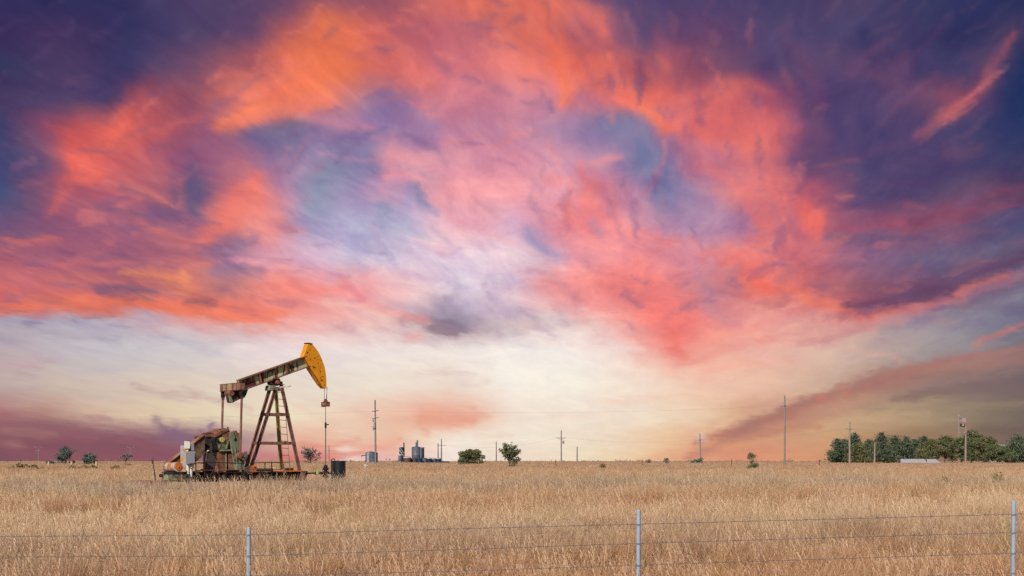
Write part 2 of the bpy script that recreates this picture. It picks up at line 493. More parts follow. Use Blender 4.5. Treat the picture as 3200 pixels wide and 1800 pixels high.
# walking beam
FW = .21
TL = LP(*c2(540, 765), -FW); TR = LP(*c2(1790, 318), -FW); BL = LP(*c2(560, 992), -FW); BR = LP(*c2(1880, 514), -FW)
ax = (TR - TL).normalized(); nrm = Vector((-ax.z, 0, ax.x))
if nrm.z < 0: nrm = -nrm
mb = MB()
web = [Vector((p.x, -.03, p.z)) for p in (TL, TR, BR, BL)]
mb.prism(web, (0, .06, 0))
beam = mb.build("walking_beam", M['beam'], pj)
for (a, b, s) in ((TL, TR, -1), (BL, BR, 1)):
    t = nrm * (.05 * s)
    MB().prism([a, b, b + t, a + t], (0, 2 * FW, 0)).build("flange", M['rust_leg'], beam, .008)
for (u, v) in (((905, 640), (960, 838)), ((1395, 460), (1445, 664)), ((541, 768), (575, 980))):
    a = LP(*c2(*u), -FW + .01); b = LP(*c2(*v), -FW + .01)
    a = a - nrm * .055; b = b + nrm * .055
    w = ax * .035
    for side in (0, 1):
        dy = FW - .042
        y0 = -FW + .01 if side == 0 else .032
        P = [Vector((q.x, y0, q.z)) for q in (a, b, b + w, a + w)]
        MB().prism(P, (0, dy, 0)).build("stiffener", M['rust_tan'], beam)
# horse head
HW = .2
face = [(1832, 78), (1905, 92), (1962, 152), (2020, 232), (2072, 332), (2112, 432), (2142, 522), (2161, 622), (2171, 722), (2176, 850), (2170, 930), (2130, 925), (2060, 850), (1985, 740), (1920, 640), (1850, 530), (1742, 335), (1768, 250)]
head = plate("horse_head", c2, face, -HW, HW, M['yellow'], bevel=.015)
sc_ = MB()
for (a_, b_) in (((1910, 515), (1995, 552)), ((1905, 505), (1940, 545)), ((1795, 240), (1838, 262)), ((1800, 285), (1825, 230)), ((2055, 765), (2125, 790)), ((2090, 700), (2128, 712)), ((1855, 360), (1885, 412)), ((1940, 372), (1978, 345)), ((2130, 860), (2160, 890)), ((2015, 455), (2035, 465)), ((1850, 205), (1885, 215)), ((2050, 610), (2080, 616))):
    p0, p1 = LP(*c2(*a_), -HW - .003), LP(*c2(*b_), -HW - .003)
    m0 = p0.lerp(p1, .45) + Vector((0, 0, .02)); t_ = Vector((-(p1 - p0).z, 0, (p1 - p0).x)).normalized() * .028
    sc_.prism([p0, m0 - t_, p1, m0 + t_], (0, .01, 0))
sc_ = sc_.build('rust_scrape', M['rust_dark'], head); sc_['kind'] = 'stuff'
rim = [(1826, 62), (1908, 78), (1920, 94), (1905, 98), (1830, 84)]
plate("head_cap", c2, rim, -HW - .015, HW + .015, M['rust_dark'], head, 0)
seam = MB()
for a, b in (((1745, 335), (1850, 530)), ((1850, 530), (2060, 850))):
    seam.tube([LP(*c2(*a), -HW - .004), LP(*c2(*b), -HW - .004)], .018, 6)
seam.build("weld_seam", M['rust_dark'], head)
# bridle, carrier bar, polished rod
hb = LP(*c2(2150, 900), 0)
wx = LP(1017.5, 1330, 0).x
mb = MB()
for dy in (-.13, .13):
    top = LP(*c2(2165, 905), 0)
    mb.tube([(wx, dy, top.z), (wx, dy * .95, LP(1019, 1266, 0).z)], .016, 6)
mb.build("bridle_cable", M['cable'], pj)
MB().tube([(wx + .1, 0, hb.z), (wx + .02, 0, LP(1019, 1255, 0).z)], .012, 6).build("bridle_cable", M['cable'], pj)
cz = LP(1019, 1263.5, 0).z
cb = MB().box((wx, 0, cz), (.2, .5, .16)).build("carrier_bar", M['rust_tan'], pj, .02)
mb = MB().box((wx, 0, cz + .15), (.16, .2, .13)).box((wx, 0, cz + .25), (.1, .12, .08))
mb.build("rod_clamp", M['rust_red'], cb, .015)
mb = MB()
for dy in (-.24, .24): mb.box((wx, dy, cz), (.24, .05, .26))
mb.build("end_lug", M['rust_red'], cb, .01)
zc = LP(1019, 1327, 0).z; zb = LP(1019, 1456, 0).z
rod = MB().tube([(wx, 0, cz), (wx, 0, zc)], .018, 8).tube([(wx, 0, zc), (wx, 0, zb - .1)], .03, 8).build("polished_rod", M['cable'], pj)
MB().tube([(wx, 0, zc - .18), (wx, 0, zc + .12)], .055, 8).box((wx + .05, -.1, zc), (.06, .2, .06)).build("rod_coupling", M['rust_dark'], rod)
# equalizer
ec = LP(726, 1210, 0)
eh = .34
eq = MB().box((ec.x, 0, ec.z), (.3, 2 * HP + .12, eh)).build("equalizer", M['equal'], pj, .015)
mb = MB()
for y in (-HP * .72, -.35, .35, HP * .72):
    mb.box((ec.x, y, ec.z), (.325, .03, eh + .03))
mb.box((ec.x, 0, ec.z + eh / 2 + .012), (.32, 2 * HP + .14, .02)).box((ec.x, 0, ec.z - eh / 2 - .012), (.32, 2 * HP + .14, .02))
mb.build("stiffener", M['rust'], eq)
plate("tail_bracket", c2, [(560, 985), (690, 940), (640, 1095), (545, 1130), (400, 1202), (362, 1192), (330, 1045), (380, 1030), (430, 1060), (500, 1030), (520, 990)], -.14, .24, M['oily'])
plate("bracket_lip", c2, [(328, 1045), (372, 1035), (415, 1195), (362, 1194)], -.17, -.10, M['green_pale'])
plate("bracket_lip", c2, [(440, 1110), (495, 1085), (522, 1140), (440, 1182)], -.17, -.13, M['green_pale'])
disc(disc(MB(), c2, (392, 1015), 8, -.3, .3), c2, (560, 1010), 7, -.3, .3).build("tail_bearing", M['rust_red'], pj, smooth=True)
plate("tail_housing", c2, [(600, 880), (700, 940), (660, 1060), (520, 1090), (480, 1000), (540, 900)], -.16, .3, M['black'])
# pitman arms and cranks
pt = LP(753.5, 1240, -HP); pb = LP(750.5, 1424, -HP)
for s in (-1, 1):
    a = Vector((ec.x, s * HP, ec.z - eh / 2 - .05)); b = Vector((pb.x, s * HP, pb.z))
    pa = MB().tube([a, b], .058, 10).build("pitman_arm", M['rust_leg'], pj, smooth=True)
    mb = MB().box(a + Vector((0, 0, -.12)), (.2, .13, .3)).box(a + Vector((0, 0, -.33)), (.14, .1, .16)).tube([a + Vector((0, -.13, -.08)), a + Vector((0, .13, -.08))], .06, 10)
    mb.build("wrist_yoke", M['rust_dark'], pa, .02)
    mb = MB().tube([b + Vector((0, -.12, 0)), b + Vector((0, .12, 0))], .17, 16).tube([b + Vector((0, -.17, 0)), b + Vector((0, .17, 0))], .08, 12)
    mb.build("crank_pin_bearing", M['rust_tan'], pa, .01)
crank_pts = [(1745, 205), (1815, 215), (1838, 185), (1890, 185), (1896, 225), (1945, 240), (1948, 620), (1990, 820), (2040, 880), (2072, 1075), (1880, 1075), (1895, 900), (1850, 640), (1745, 330)]
y0 = -HP + .12
near = [LP(*c3(*p), y0) for p in crank_pts]
for yy in (y0, HP - .32):
    ck = MB().prism([Vector((p.x, yy, p.z)) for p in near], (0, .2, 0)).build("crank_arm", M['green'], pj, .02)
    if yy == y0:
        sl = MB()
        slot = [(1812, 222), (1826, 222), (1862, 345), (1850, 350)]
        sl.prism([LP(*c3(*p), yy - .006) for p in slot], (0, .02, 0))
        disc(sl, c3, (1858, 395), 5.2, yy - .006, yy + .02)
        sl.build("bolt_slot", M['rust_dark'], ck)
        rb = MB().prism([LP(*c3(*p), yy - .04) for p in [(1845, 560), (1862, 560), (1910, 880), (1890, 890)]], (0, .05, 0))
        rb.build("rib", M['green_pale'], ck, .01)
cw = plate("counterweight", c4, [(620, 1022), (770, 976), (800, 1142), (740, 1172), (640, 1150), (600, 1090)], -HP + .08, -HP + .42, M['rust_tan_plate'])
plate("weight_tip", c4, [(765, 985), (890, 968), (905, 1020), (880, 1082), (797, 1142)], -HP + .06, -HP + .40, M['orange'], cw)
hl = MB(); disc(hl, c4, (652, 1055), 3.2, -HP + .072, -HP + .1); disc(hl, c4, (664, 1122), 3.4, -HP + .072, -HP + .1); disc(hl, c4, (855, 1025), 2.8, -HP + .052, -HP + .08)
hl.build("bolt_hole", M['black'], cw)
cw2 = MB().prism([Vector((p.x, HP - .42, p.z)) for p in [LP(*c4(*q), -HP + .1) for q in [(620, 1022), (890, 968), (905, 1020), (797, 1142), (640, 1150)]]], (0, .3, 0)).build("counterweight", M['orange'], pj, .02)
plate("crank_foot", c3, [(1570, 1125), (1640, 1110), (1660, 1190), (1590, 1200)], -HP + .2, -HP + .4, M['orange'])
# gearbox and its stand
gb = plate("gearbox", c3, [(1175, 330), (1400, 330), (1700, 168), (1745, 205), (1752, 630), (1300, 655), (1290, 560), (1180, 480)], -.62, .62, M['oily'])
plate("gearbox_lid", c3, [(1180, 285), (1370, 262), (1690, 128), (1725, 150), (1715, 170), (1410, 335), (1190, 325)], -.70, .70, M['rust_tan'], gb)
plate("inspection_cover", c3, [(1545, 235), (1700, 172), (1742, 210), (1748, 350), (1640, 420), (1560, 330)], -.66, -.6, M['rust_red'], gb)
plate("side_cover", c3, [(1440, 350), (1560, 330), (1640, 420), (1748, 350), (1700, 440), (1655, 605), (1520, 640), (1430, 620)], -.65, -.6, M['oily_green'], gb)
disc(MB(), c3, (1562, 395), 7.6, -.74, -.62).build("shaft_cap", plain("yellowed_cap", (.42, .36, .10), .6, .2, 5), gb, .01, True)
mb = MB()
for q in ((1330, 420), (1390, 480), (1460, 420), (1420, 560), (1340, 520)):
    disc(mb, c3, q, 4.5, -.72, -.6, 10)
mb.build("gear_boss", M['black'], gb, .01)
plate("breather", c3, [(1320, 330), (1395, 335), (1400, 640), (1310, 650), (1300, 560)], -.70, -.62, rusty("dusty_steel", (.06, .05, .045), (.035, .026, .024), .5), gb)
mb = MB()
for q in ((1460, 195), (1520, 165), (1600, 140), (1690, 118)):
    disc(mb, c3, q, 1.6, -.4, -.3, 8)
mb.build("lid_bolt", M['rust_dark'], gb)
stand = plate("stand_dark_fill", c3, [(1300, 650), (1880, 640), (1905, 1085), (1830, 1150), (1300, 1140)], -.45, .45, M['black'])  # black fill stands for the shaded interior behind the panels
plate("column", c3, [(1218, 655), (1392, 655), (1395, 1135), (1250, 1130), (1215, 1080)], -.62, -.30, rusty("dusty_column", (.075, .06, .058), (.34, .12, .09), .4, scale=(2.5, 1, .25), freq=2, soft=.05), stand)
plate("panel", c3, [(1394, 672), (1640, 668), (1655, 1142), (1394, 1142)], -.6, -.5, M['rust_red'], stand)
plate("panel", c3, [(1690, 692), (1800, 690), (1835, 1085), (1695, 1092)], -.6, -.5, M['rust_red'], stand)
plate("ledge", c3, [(1500, 625), (1775, 612), (1778, 650), (1500, 658)], -.72, -.46, M['green_pale'], stand)
plate("post", c3, [(1634, 655), (1656, 655), (1664, 1142), (1642, 1142)], -.64, -.56, M['green_pale'], stand)
plate("brace", c3, [(1725, 335), (1765, 335), (1905, 1068), (1858, 1068)], -.80, -.66, M['green_pale'], stand)
plate("brace", c3, [(1690, 400), (1722, 395), (1665, 610), (1635, 612)], -.72, -.66, M['green_pale'], stand)
# clutter round the drive: brackets, hoses, brake lever
plate("foot_bracket", c3, [(1100, 1060), (1215, 1045), (1330, 1120), (1330, 1150), (1190, 1140)], -.95, -.7, M['rust_dark'], stand)
plate("foot_box", c3, [(1135, 1150), (1335, 1150), (1340, 1300), (1165, 1300)], -1.0, -.8, M['rust_tan_plate'], stand)
plate("foot_box", c3, [(1350, 1150), (1400, 1150), (1400, 1300), (1350, 1300)], -1.0, -.8, M['black'], stand)
MB().tube([LP(*c3(860, 1112), -1.1), LP(*c3(1110, 1092), -.9)], .022, 6).build("drive_pipe", M['rust'], stand)
MB().tube([LP(*c3(1228, 640), -.64), LP(*c3(1100, 745), -.8), LP(*c3(950, 895), -.8)], .014, 6).build("guy_wire", M['cable'], stand)
MB().tube([LP(*c3(1215, 660), -.64), LP(*c3(1222, 645), -.66), LP(*c3(1250, 640), -.66)], .03, 6).build("pipe_elbow", M['white_pipe'], stand)
MB().tube([LP(*c3(1910, 640), -.95), LP(*c3(1965, 800), -.98), LP(*c3(2030, 960), -1.0)], .022, 6).build("brake_lever", M['black'], stand)
MB().tube([LP(*c3(1300, 400), -.75), LP(*c3(1330, 520), -.78), LP(*c3(1320, 640), -.75), LP(*c3(1360, 760), -.72)], .025, 6).build("oil_hose", M['black'], stand)
MB().tube([LP(*c3(1400, 350), -.75), LP(*c3(1460, 400), -.80), LP(*c3(1440, 500), -.78), LP(*c3(1410, 600), -.75)], .02, 6).build("oil_hose", M['rust_dark'], stand)
plate("deck_rib", c3, [(1400, 1085), (1655, 1080), (1655, 1110), (1400, 1118)], -.68, -.6, M['rust_tan'], stand)
# belt guard
guard = plate("belt_guard", c3, [(255, 1225), (270, 1010), (340, 930), (900, 482), (1160, 282), (1165, 690), (955, 880), (640, 1010), (420, 1160)], -.52, -.30, M['rust_tan_plate'])
plate("guard_rim", c3, [(262, 1005), (335, 922), (900, 470), (1175, 255), (1180, 285), (905, 490), (345, 938), (280, 1012)], -.60, -.22, M['rust_red'], guard)
plate("guard_hood", c3, [(1165, 255), (1200, 236), (1275, 225), (1345, 240), (1385, 270), (1350, 300), (1180, 305)], -.62, -.2, M['rust'], guard)
mb = MB(); b_ = LP(*c3(1250, 455), -.4); mb.tube([b_, b_ + Vector((0, .3, 0))], .5, 24)
mb.build("sheave", M['black'], guard, .02)
# motor
mm = LP(*c3(560, 1012), -1.55)
mo = MB().tube([mm, mm + Vector((0, .30, 0))], .235, 24).tube([mm + Vector((0, .36, 0)), mm + Vector((0, 1.1, 0))], .235, 24)
mo.tube([mm + Vector((0, .29, 0)), mm + Vector((0, .37, 0))], .215, 24)
motor = mo.build("motor", M['motor'], pj, .015, True)
MB().tube([mm + Vector((0, -.025, 0)), mm + Vector((0, .02, 0))], .17, 20).tube([mm + Vector((0, -.05, 0)), mm + Vector((0, .0, 0))], .06, 12).build("end_bell", M['orange'], motor, .01)
MB().box(mm + Vector((0, .5, -.30)), (.55, 1.1, .12)).box(mm + Vector((.05, .5, -.42)), (1.1, 1.2, .16)).build("motor_mount", M['black'], motor, .01)
plate("motor_slide", c3, [(335, 1185), (745, 1190), (750, 1310), (320, 1310)], -1.75, -1.2, M['green_pale'])
# skid
zs = LP(*c1(1500, 1262), -.85).z
x0 = LP(508, 1490, .85).x; x1 = LP(*c1(1508, 1262), -.85).x
mb = MB()
for y in (-.85, .85):
    mb.box(((x0 + x1) / 2, y, zs - .03), (x1 - x0, .24, .05)).box(((x0 + x1) / 2, y, zs - .25), (x1 - x0 - .01, .06, .40)).box(((x0 + x1) / 2, y, zs - .47), (x1 - x0, .24, .05))
for x in np.linspace(x0 + .3, x1 - .3, 7): mb.box((x, 0, zs - .25), (.12, 1.6, .3))
skid = mb.build("skid", M['rust_dark'], pj)
mb = MB().box((x1 + .07, 0, zs - .14), (.12, 2.0, .3)).box((x1 + .02, -.88, zs - .22), (.26, .34, .5))
mb.build("front_crossmember", M['rust_leg'], skid, .015)
MB().box((x1 - .55, -.98, zs + .02), (.9, .04, .06)).box((x1 - .5, 0, zs + .015), (1.0, 1.5, .035)).build("deck_plate", M['orange'], skid)
mb = MB().box((x1 - 2.1, -.82, zs + .09), (.85, .25, .14)).box((x1 - .55, -.5, zs + .1), (.45, .3, .14))
mb.build("loose_block", M['black'], skid, .02)
mb = MB()
for q in np.linspace(x0 + 1.4, x0 + 3.6, 5): mb.box((q, -.9, zs - .3), (.1, .3, .42))
mb.build("spacer", M['rust_dark'], skid)
# sampson post
legs = [((1246, 505), (1030, 1225), .26), ((1286, 540), (1074, 1222), -.28), ((1287, 545), (1333, 1245), .95), ((1328, 480), (1495, 1262), -.85)]
sp = []
for (t, b, ly) in legs:
    tly = .12 if ly > 0 else -.14
    a = LP(*c1(*t), tly); c = LP(*c1(*b), ly)
    d = (a - c).normalized()
    side = Vector((0, 1, 0)); side = (side - d * side.dot(d)).normalized(); fwd = d.cross(side)
    mb = MB()
    w = .155; th = .03
    def bar(off_s, off_f, ws, wf):
        o = side * off_s + fwd * off_f
        P = [c + o - side * ws - fwd * wf, c + o + side * ws - fwd * wf, c + o + side * ws + fwd * wf, c + o - side * ws + fwd * wf]
        mb.prism(P, a - c)
    bar(0, 0, th / 2, w / 2 - .02); bar(0, w / 2 - .01, .055, .012); bar(0, -w / 2 + .01, .055, .012)
    sp.append((a, c))
    mb.build("post_leg", rusty("leg_olive", (.33, .26, .09), (.12, .06, .05), .45, freq=1.5) if ly == .95 else M['rust_leg'], pj)
def on(i, y):
    a, c = sp[i]
    lo, hi = 0., 1.
    for _ in range(30):
        t = (lo + hi) / 2; p = c + (a - c) * t
        Y = PY + S_ * p.x + C_ * p.y
        yy = HY - (p.z + PG - CAMZ) * F / Y
        if yy > y: lo = t
        else: hi = t
    return c + (a - c) * lo
for y in (1020 + 768 / 2.786, 1020 + 1017 / 2.786):
    p = [on(i, y) for i in range(4)]
    zz = sum(q.z for q in p) / 4
    for i, j in ((0, 1), (2, 3), (0, 2), (1, 3)):
        a, b = Vector((p[i].x, p[i].y, zz)), Vector((p[j].x, p[j].y, zz))
        ext = (b - a).normalized() * .1; dz = Vector((0, 0, .15)); sdir = (b - a).normalized().cross(Vector((0, 0, 1))) * .05
        mb = MB(); mb.prism([a - ext - dz / 2 - sdir / 2, b + ext - dz / 2 - sdir / 2, b + ext + dz / 2 - sdir / 2, a - ext + dz / 2 - sdir / 2], sdir)
        mb.build("cross_brace", M['rust_leg'], pj)
plate("post_cap", c1, [(1240, 512), (1292, 515), (1330, 520), (1352, 560), (1232, 556)], -.26, .26, M['green_pale'])
sd = plate("saddle_bearing", c1, [(1242, 480), (1262, 462), (1290, 440), (1322, 455), (1338, 505), (1290, 520), (1245, 505)], -.2, .2, M['rust_dark'])
mb = MB(); disc(mb, c1, (1308, 485), 6.5, -.36, .36); mb.build("bearing_shaft", M['rust_red'], sd, .01, True)
plate("bearing_cap", c1, [(1245, 470), (1275, 445), (1320, 452), (1332, 470), (1318, 466), (1280, 456), (1252, 480)], -.3, -.18, M['rust'], sd)
# ladder with the round guard hoop
lt0, lb0 = LP(*c1(1297, 525), -.34), LP(*c1(1353, 1258), -1.02)
lt1, lb1 = LP(*c1(1355, 530), -.30), LP(*c1(1411, 1262), -.98)
lad = MB().tube([lt0, lb0], .022, 6).tube([lt1, lb1], .022, 6).build("ladder", M['rust_red'], pj)
mb = MB()
for k in range(12):
    t = (k + .75) / 12
    mb.tube([lt0.lerp(lb0, t), lt1.lerp(lb1, t)], .017, 6)
mb.build("rung", M['rust_leg'], lad)
hc = LP(*c1(1352, 517), -.35)
ring = [hc + Vector((.39 * math.cos(a), .39 * math.sin(a), .085 * (math.cos(a) * S_ + math.sin(a) * C_))) for a in np.linspace(0, 2 * math.pi, 33)]
MB().tube(ring, .022, 6).build("hoop", M['white_pipe'], lad)
MB().tube([lt1, hc + Vector((.12, 0, 0))], .018, 6).build("hoop_strut", M['rust'], lad)

# ------------------------------------------------------------------ local-to-world for neighbours of the unit
def LW(px, py, ly):
    p = LP(px, py, ly)
    return Vector((PX + C_ * p.x - S_ * p.y, PY + S_ * p.x + C_ * p.y, p.z + PG))

# guard rail round the cranks
ra = LW(612, 1446.5, -2.0); rb = LW(883, 1446.5, -2.0)
rg = thing("guard_rail", (ra.x, ra.y, gz(ra.x, ra.y)), "low rusty pipe guard rail in front of the pumpjack cranks", "railing")
def rel(o, p): return Vector(p) - Vector(o.location)
d = (rb - ra); d.z = 0
zt = .5 * (ra.z + rb.z); g0 = rg.location.z
RA = Vector((0, 0, zt - g0)); RD = Vector((d.x, d.y, 0))
dep = Vector((-S_, C_, 0)) * 1.2
MB().tube([RA + RD * t + Vector((0, 0, .02 * math.sin(t * 9))) for t in np.linspace(0, 1, 14)], .024, 6).build("top_rail", M['rust_dark'], rg)
MB().tube([RA - Vector((0, 0, .36)), RA + RD - Vector((0, 0, .33))], .02, 6).build("mid_rail", M['rust_leg'], rg)
MB().tube([RA - Vector((0, 0, .72)), RA + RD * .30 - Vector((0, 0, .72))], .02, 6).build("lower_rail", M['rust_dark'], rg)
for t in (0, .10, .26, .52, .79, .87):
    p = RA + RD * t; q = Vector((p.x, p.y, gz(rg.location.x + p.x, rg.location.y + p.y) - g0 - .1))
    MB().tube([p, q], .026, 6).build("post", M['rust_dark'], rg)
e = RA + RD
pe = [e - RD.normalized() * .12, e - Vector((0, 0, .015)), e + RD.normalized() * .06 - Vector((0, 0, .08)), e + RD.normalized() * .07 - Vector((0, 0, .4)), Vector((e.x, e.y, -.1)) + RD.normalized() * .07]
MB().tube(pe, .026, 8).build("end_post", M['rust_tan'], rg, smooth=True)
MB().tube([RA + RD * .10, RA + RD * .10 + dep], .022, 6).build("return_rail", M['rust_dark'], rg)
MB().tube([RA, RA + RD * .1 - Vector((0, 0, .02))], .02, 6).build("top_rail", M['rust_dark'], rg)

# electrical stand
EY = 69.5
eb = at(586, 1451, EY); eg = gz(eb.x, EY)
es = thing("electrical_stand", (eb.x, EY, eg), "grey electrical control boxes on two white pipe posts beside the motor", "control box")
def E(px, py, dy=0): return at(px, py, EY + dy) - Vector(es.location)
mp = 63.9
for px, dy in ((587, 0), (597, .1)):
    p = E(px, 1448, dy); MB().tube([p, (p.x, p.y, -.1)], .075, 12).build("post", M['white_pipe'], es, smooth=True)
def ebox(name, x0, y0, x1, y1, dy, dep, mat, parent=es, rz=.35):
    c = E((x0 + x1) / 2, (y0 + y1) / 2, dy)
    w = (x1 - x0) / mp; h = (y1 - y0) / mp
    return MB().box(c, (w / math.cos(rz) - dep * math.tan(rz) * .8, dep, h), rz=rz).build(name, mat, parent, .012)
mainb = ebox("control_box", 582, 1410.5, 611, 1451, -.12, .22, M['box_grey'])
c = E(597, 1430, -.28)
MB().box(c + Vector((.03, -.02, 0)), (.31, .02, .56), rz=.35).build("door", M['box_grey'], mainb, .006)
ebox("junction_box", 575.5, 1379, 594, 1402, -.05, .14, M['box_white'])
ebox("junction_box", 596.5, 1387.5, 607, 1408, .08, .12, M['box_grey'])
ebox("box_shade_side", 586, 1376.5, 595, 1403, .2, .12, M['rust_dark'])  # shaded right side of the small junction box, built as a separate dark box
ebox("mounting_board", 564, 1392, 582, 1462, .35, .10, M['cabinet'])
MB().tube([E(586, 1403, 0), E(586, 1412, 0)], .06, 8).tube([E(600, 1450, 0), E(600, 1462, 0)], .09, 8).build("conduit", M['box_white'], es)

# wellhead
wp = LW(1019.5, 1487, 0)
wpx = Vector((PX + C_ * wx, PY + S_ * wx, gz(PX + C_ * wx, PY + S_ * wx)))
wh = thing("wellhead", wpx, "dark flanged wellhead with side pipe and green ball valve under the pumping rod", "wellhead")
zt = CAMZ + (HY - 1455) * wpx.y / F - wpx.z
prof = [(.08, 0), (.08, zt - .62), (.17, zt - .6), (.17, zt - .54), (.10, zt - .52), (.10, zt - .40), (.19, zt - .39), (.19, zt - .34), (.09, zt - .33), (.09, zt - .22), (.16, zt - .2), (.16, zt - .15), (.08, zt - .12), (.11, zt - .1), (.11, zt), (.04, zt + .04)]
body = MB().lathe(prof, 16).build("casing_head", M['black'], wh, smooth=True)
mb = MB()
for k in range(8):
    a = k * math.pi / 4
    for zz in (zt - .57, zt - .365, zt - .175): mb.tube([(.15 * math.cos(a), .15 * math.sin(a), zz - .07), (.15 * math.cos(a), .15 * math.sin(a), zz + .07)], .014, 6)
mb.build("flange_bolt", M['rust_dark'], body)
pz = CAMZ + (HY - (1200 + 1262 / 4.527)) * wpx.y / F - wpx.z
xl = at(958.5, 1479, wpx.y).x - wpx.x; xr = at(1036, 1479, wpx.y).x - wpx.x
MB().tube([(xl, 0, pz), (xr, .1, pz)], .04, 10).build("flow_pipe", M['rust_dark'], wh)
MB().tube([(xl, 0, pz + .12), (xl - .03, -.05, pz - .2), (xl - .12, -.1, -.1)], .055, 10).build("riser_pipe", M['black'], wh)
vx = at(992.5, 1479, wpx.y).x - wpx.x
gv = MB().lathe([(.05, -.1), (.095, -.07), (.1, 0), (.095, .07), (.04, .1)], 12, (vx, 0, pz + .02)).tube([(vx, 0, pz + .1), (vx, 0, pz + .15)], .03, 8).box((vx + .05, 0, pz + .15), (.16, .03, .02))
gv.build("ball_valve", plain("valve_green", (.22, .32, .10), .5), wh, smooth=True)
mb = MB()
for x in (-.22, -.3, .14, vx - .14, vx + .15): mb.tube([(x, .01, pz), (x + .04, .01, pz)], .085, 10)
mb.build("pipe_union", M['rust_dark'], wh)

# black tank
TY = 76.0
tp = at(1059, 1490, TY); tg = gz(tp.x, TY)
tk = thing("chemical_tank", (tp.x, TY, tg), "upright black steel drum tank beside the wellhead", "tank")
tr = 22 * TY / F * .98; th = CAMZ + (HY - 1440) * TY / F - tg
prof = [(tr * .98, 0)]
for z in (.33, .66):
    prof += [(tr * .98, th * z - .03), (tr * 1.01, th * z - .015), (tr * 1.01, th * z + .015), (tr * .98, th * z + .03)]
prof += [(tr * .98, th - .03), (tr * 1.02, th - .025), (tr * 1.02, th), (tr * .97, th), (tr * .96, th - .03)]
MB().lathe(prof, 32).build("tank_shell", M['tank_black'], tk, smooth=True)
MB().tube([(-tr * 1.06, -.05, .1), (-tr * 1.06, -.05, th + .06), (-tr * .9, -.04, th + .10), (-tr * .6, -.03, th + .09), (-tr * .58, -.03, th - .02)], .028, 8).build("vent_pipe", M['rust_dark'], tk, smooth=True)

# rod stuck in the ground and the rusty channel at left
sY = 72.0
p0 = at(489.5, 1490, sY); b0 = gz(p0.x, sY)
st = thing("steel_stake", (p0.x, sY, b0), "thin dark forked steel rod leaning in the grass left of the pumpjack", "stake")
q = at(477, 1437, sY) - Vector(st.location)
MB().tube([(0, 0, -.1), q * .5 + Vector((.01, 0, 0)), q], .035, 8, .02).build("rod", M['black'], st)
MB().tube([q * .82, q + Vector((-.08, 0, .02))], .014, 6).tube([q * .86, q + Vector((.02, 0, .1))], .014, 6).build("fork", M['black'], st)
MB().lathe([(.16, .05), (.2, .4), (.13, .52), (.05, .56)], 9, (.06, 0, 0)).build("base_clamp", M['rust'], st)
rx = at(465, 1507, 70); rg_ = gz(rx.x, 70)
cz_ = CAMZ + (HY - 1500) * 70 / F
ch = MB().box((rx.x, 70, cz_ - .06), (104 * 70 / F, .5, .09)).box((rx.x, 69.72, cz_ - .22), (104 * 70 / F, .05, .4)).box((rx.x, 70.28, cz_ - .22), (104 * 70 / F, .05, .4)).build("steel_channel", M['concrete'], None, .01)
tag(ch, "long low rusty steel channel lying in the grass left of the control boxes", "steel beam")

# ------------------------------------------------------------------ FOREGROUND FENCE
FY = 19.3
fn = thing("wire_fence", (at(1996, 1700, FY).x, FY, gz(at(1996, 1700, FY).x, FY)), "barbed wire fence on pale galvanised steel posts in the foreground", "fence")
fo = Vector(fn.location)
for (px, ytop, lean) in ((778, 1648, -.01), (1996, 1593, -.012), (3168, 1566, .008), (-440, 1690, 0), (4380, 1530, 0)):
    t = at(px, ytop, FY) - fo
    g = gz(t.x + fo.x, FY) - fo.z
    b = Vector((t.x - (-lean if False else lean) * 0 - .012, t.y, g - .2))
    MB().tube([b, t - Vector((0, 0, .012)), t], .030, 12, None).build("post", M['galv'], fn, .003, True)
wires = [[(-440, 1680), (0, 1677), (778, 1671), (1400, 1653), (1996, 1638), (3168, 1607), (4380, 1575)],
         [(-440, 1742), (0, 1740), (778, 1737), (1400, 1718), (1996, 1698), (3168, 1664), (4380, 1630)],
         [(-440, 1806), (0, 1803), (778, 1799), (1400, 1786), (1996, 1766), (3168, 1728), (4380, 1690)],
         [(-440, 1866), (0, 1864), (778, 1862), (1400, 1850), (1996, 1830), (3168, 1790), (4380, 1750)]]
for wv in wires:
    xs = np.linspace(-440, 4380, 260)
    ys = np.interp(xs, [a for a, _ in wv], [b for _, b in wv])
    pts = [at(x, y, FY - .045) - fo + Vector((0, 0, .003 * math.sin(i * 2.1))) for i, (x, y) in enumerate(zip(xs, ys))]
    w = MB().tube(pts, .0038, 5).build("wire", M['wire'], fn)
    bb = MB()
    for i in range(3, 259, 3):
        p = pts[i]
        for s in (-1, 1):
            bb.tube([p + Vector((-.010, 0, -.014 * s)), p + Vector((.010, 0, .014 * s))], .0018, 4)
        bb.tube([p - Vector((.014, 0, 0)), p + Vector((.014, 0, 0))], .0048, 5)
    tag(bb.build("barb", M['wire'], w), kind="stuff")

# ------------------------------------------------------------------ trees and shrubs
def leaves(mb_v, mb_f, tint, p, s, r):
    n = len(mb_v)
    a = Vector((r.gauss(0, 1), r.gauss(0, 1), r.gauss(0, 1))).normalized()
    b = a.cross(Vector((r.gauss(0, 1), r.gauss(0, 1), r.gauss(0, 1)))).normalized()
    s1 = s * r.uniform(.6, 1.3); s2 = s1 * r.uniform(.4, .75)
    mb_v += [p - a * s1, p - b * s2, p + a * s1, p + b * s2]
    t = r.random(); tint += [t] * 4
    mb_f.append((n, n + 1, n + 2, n + 3))

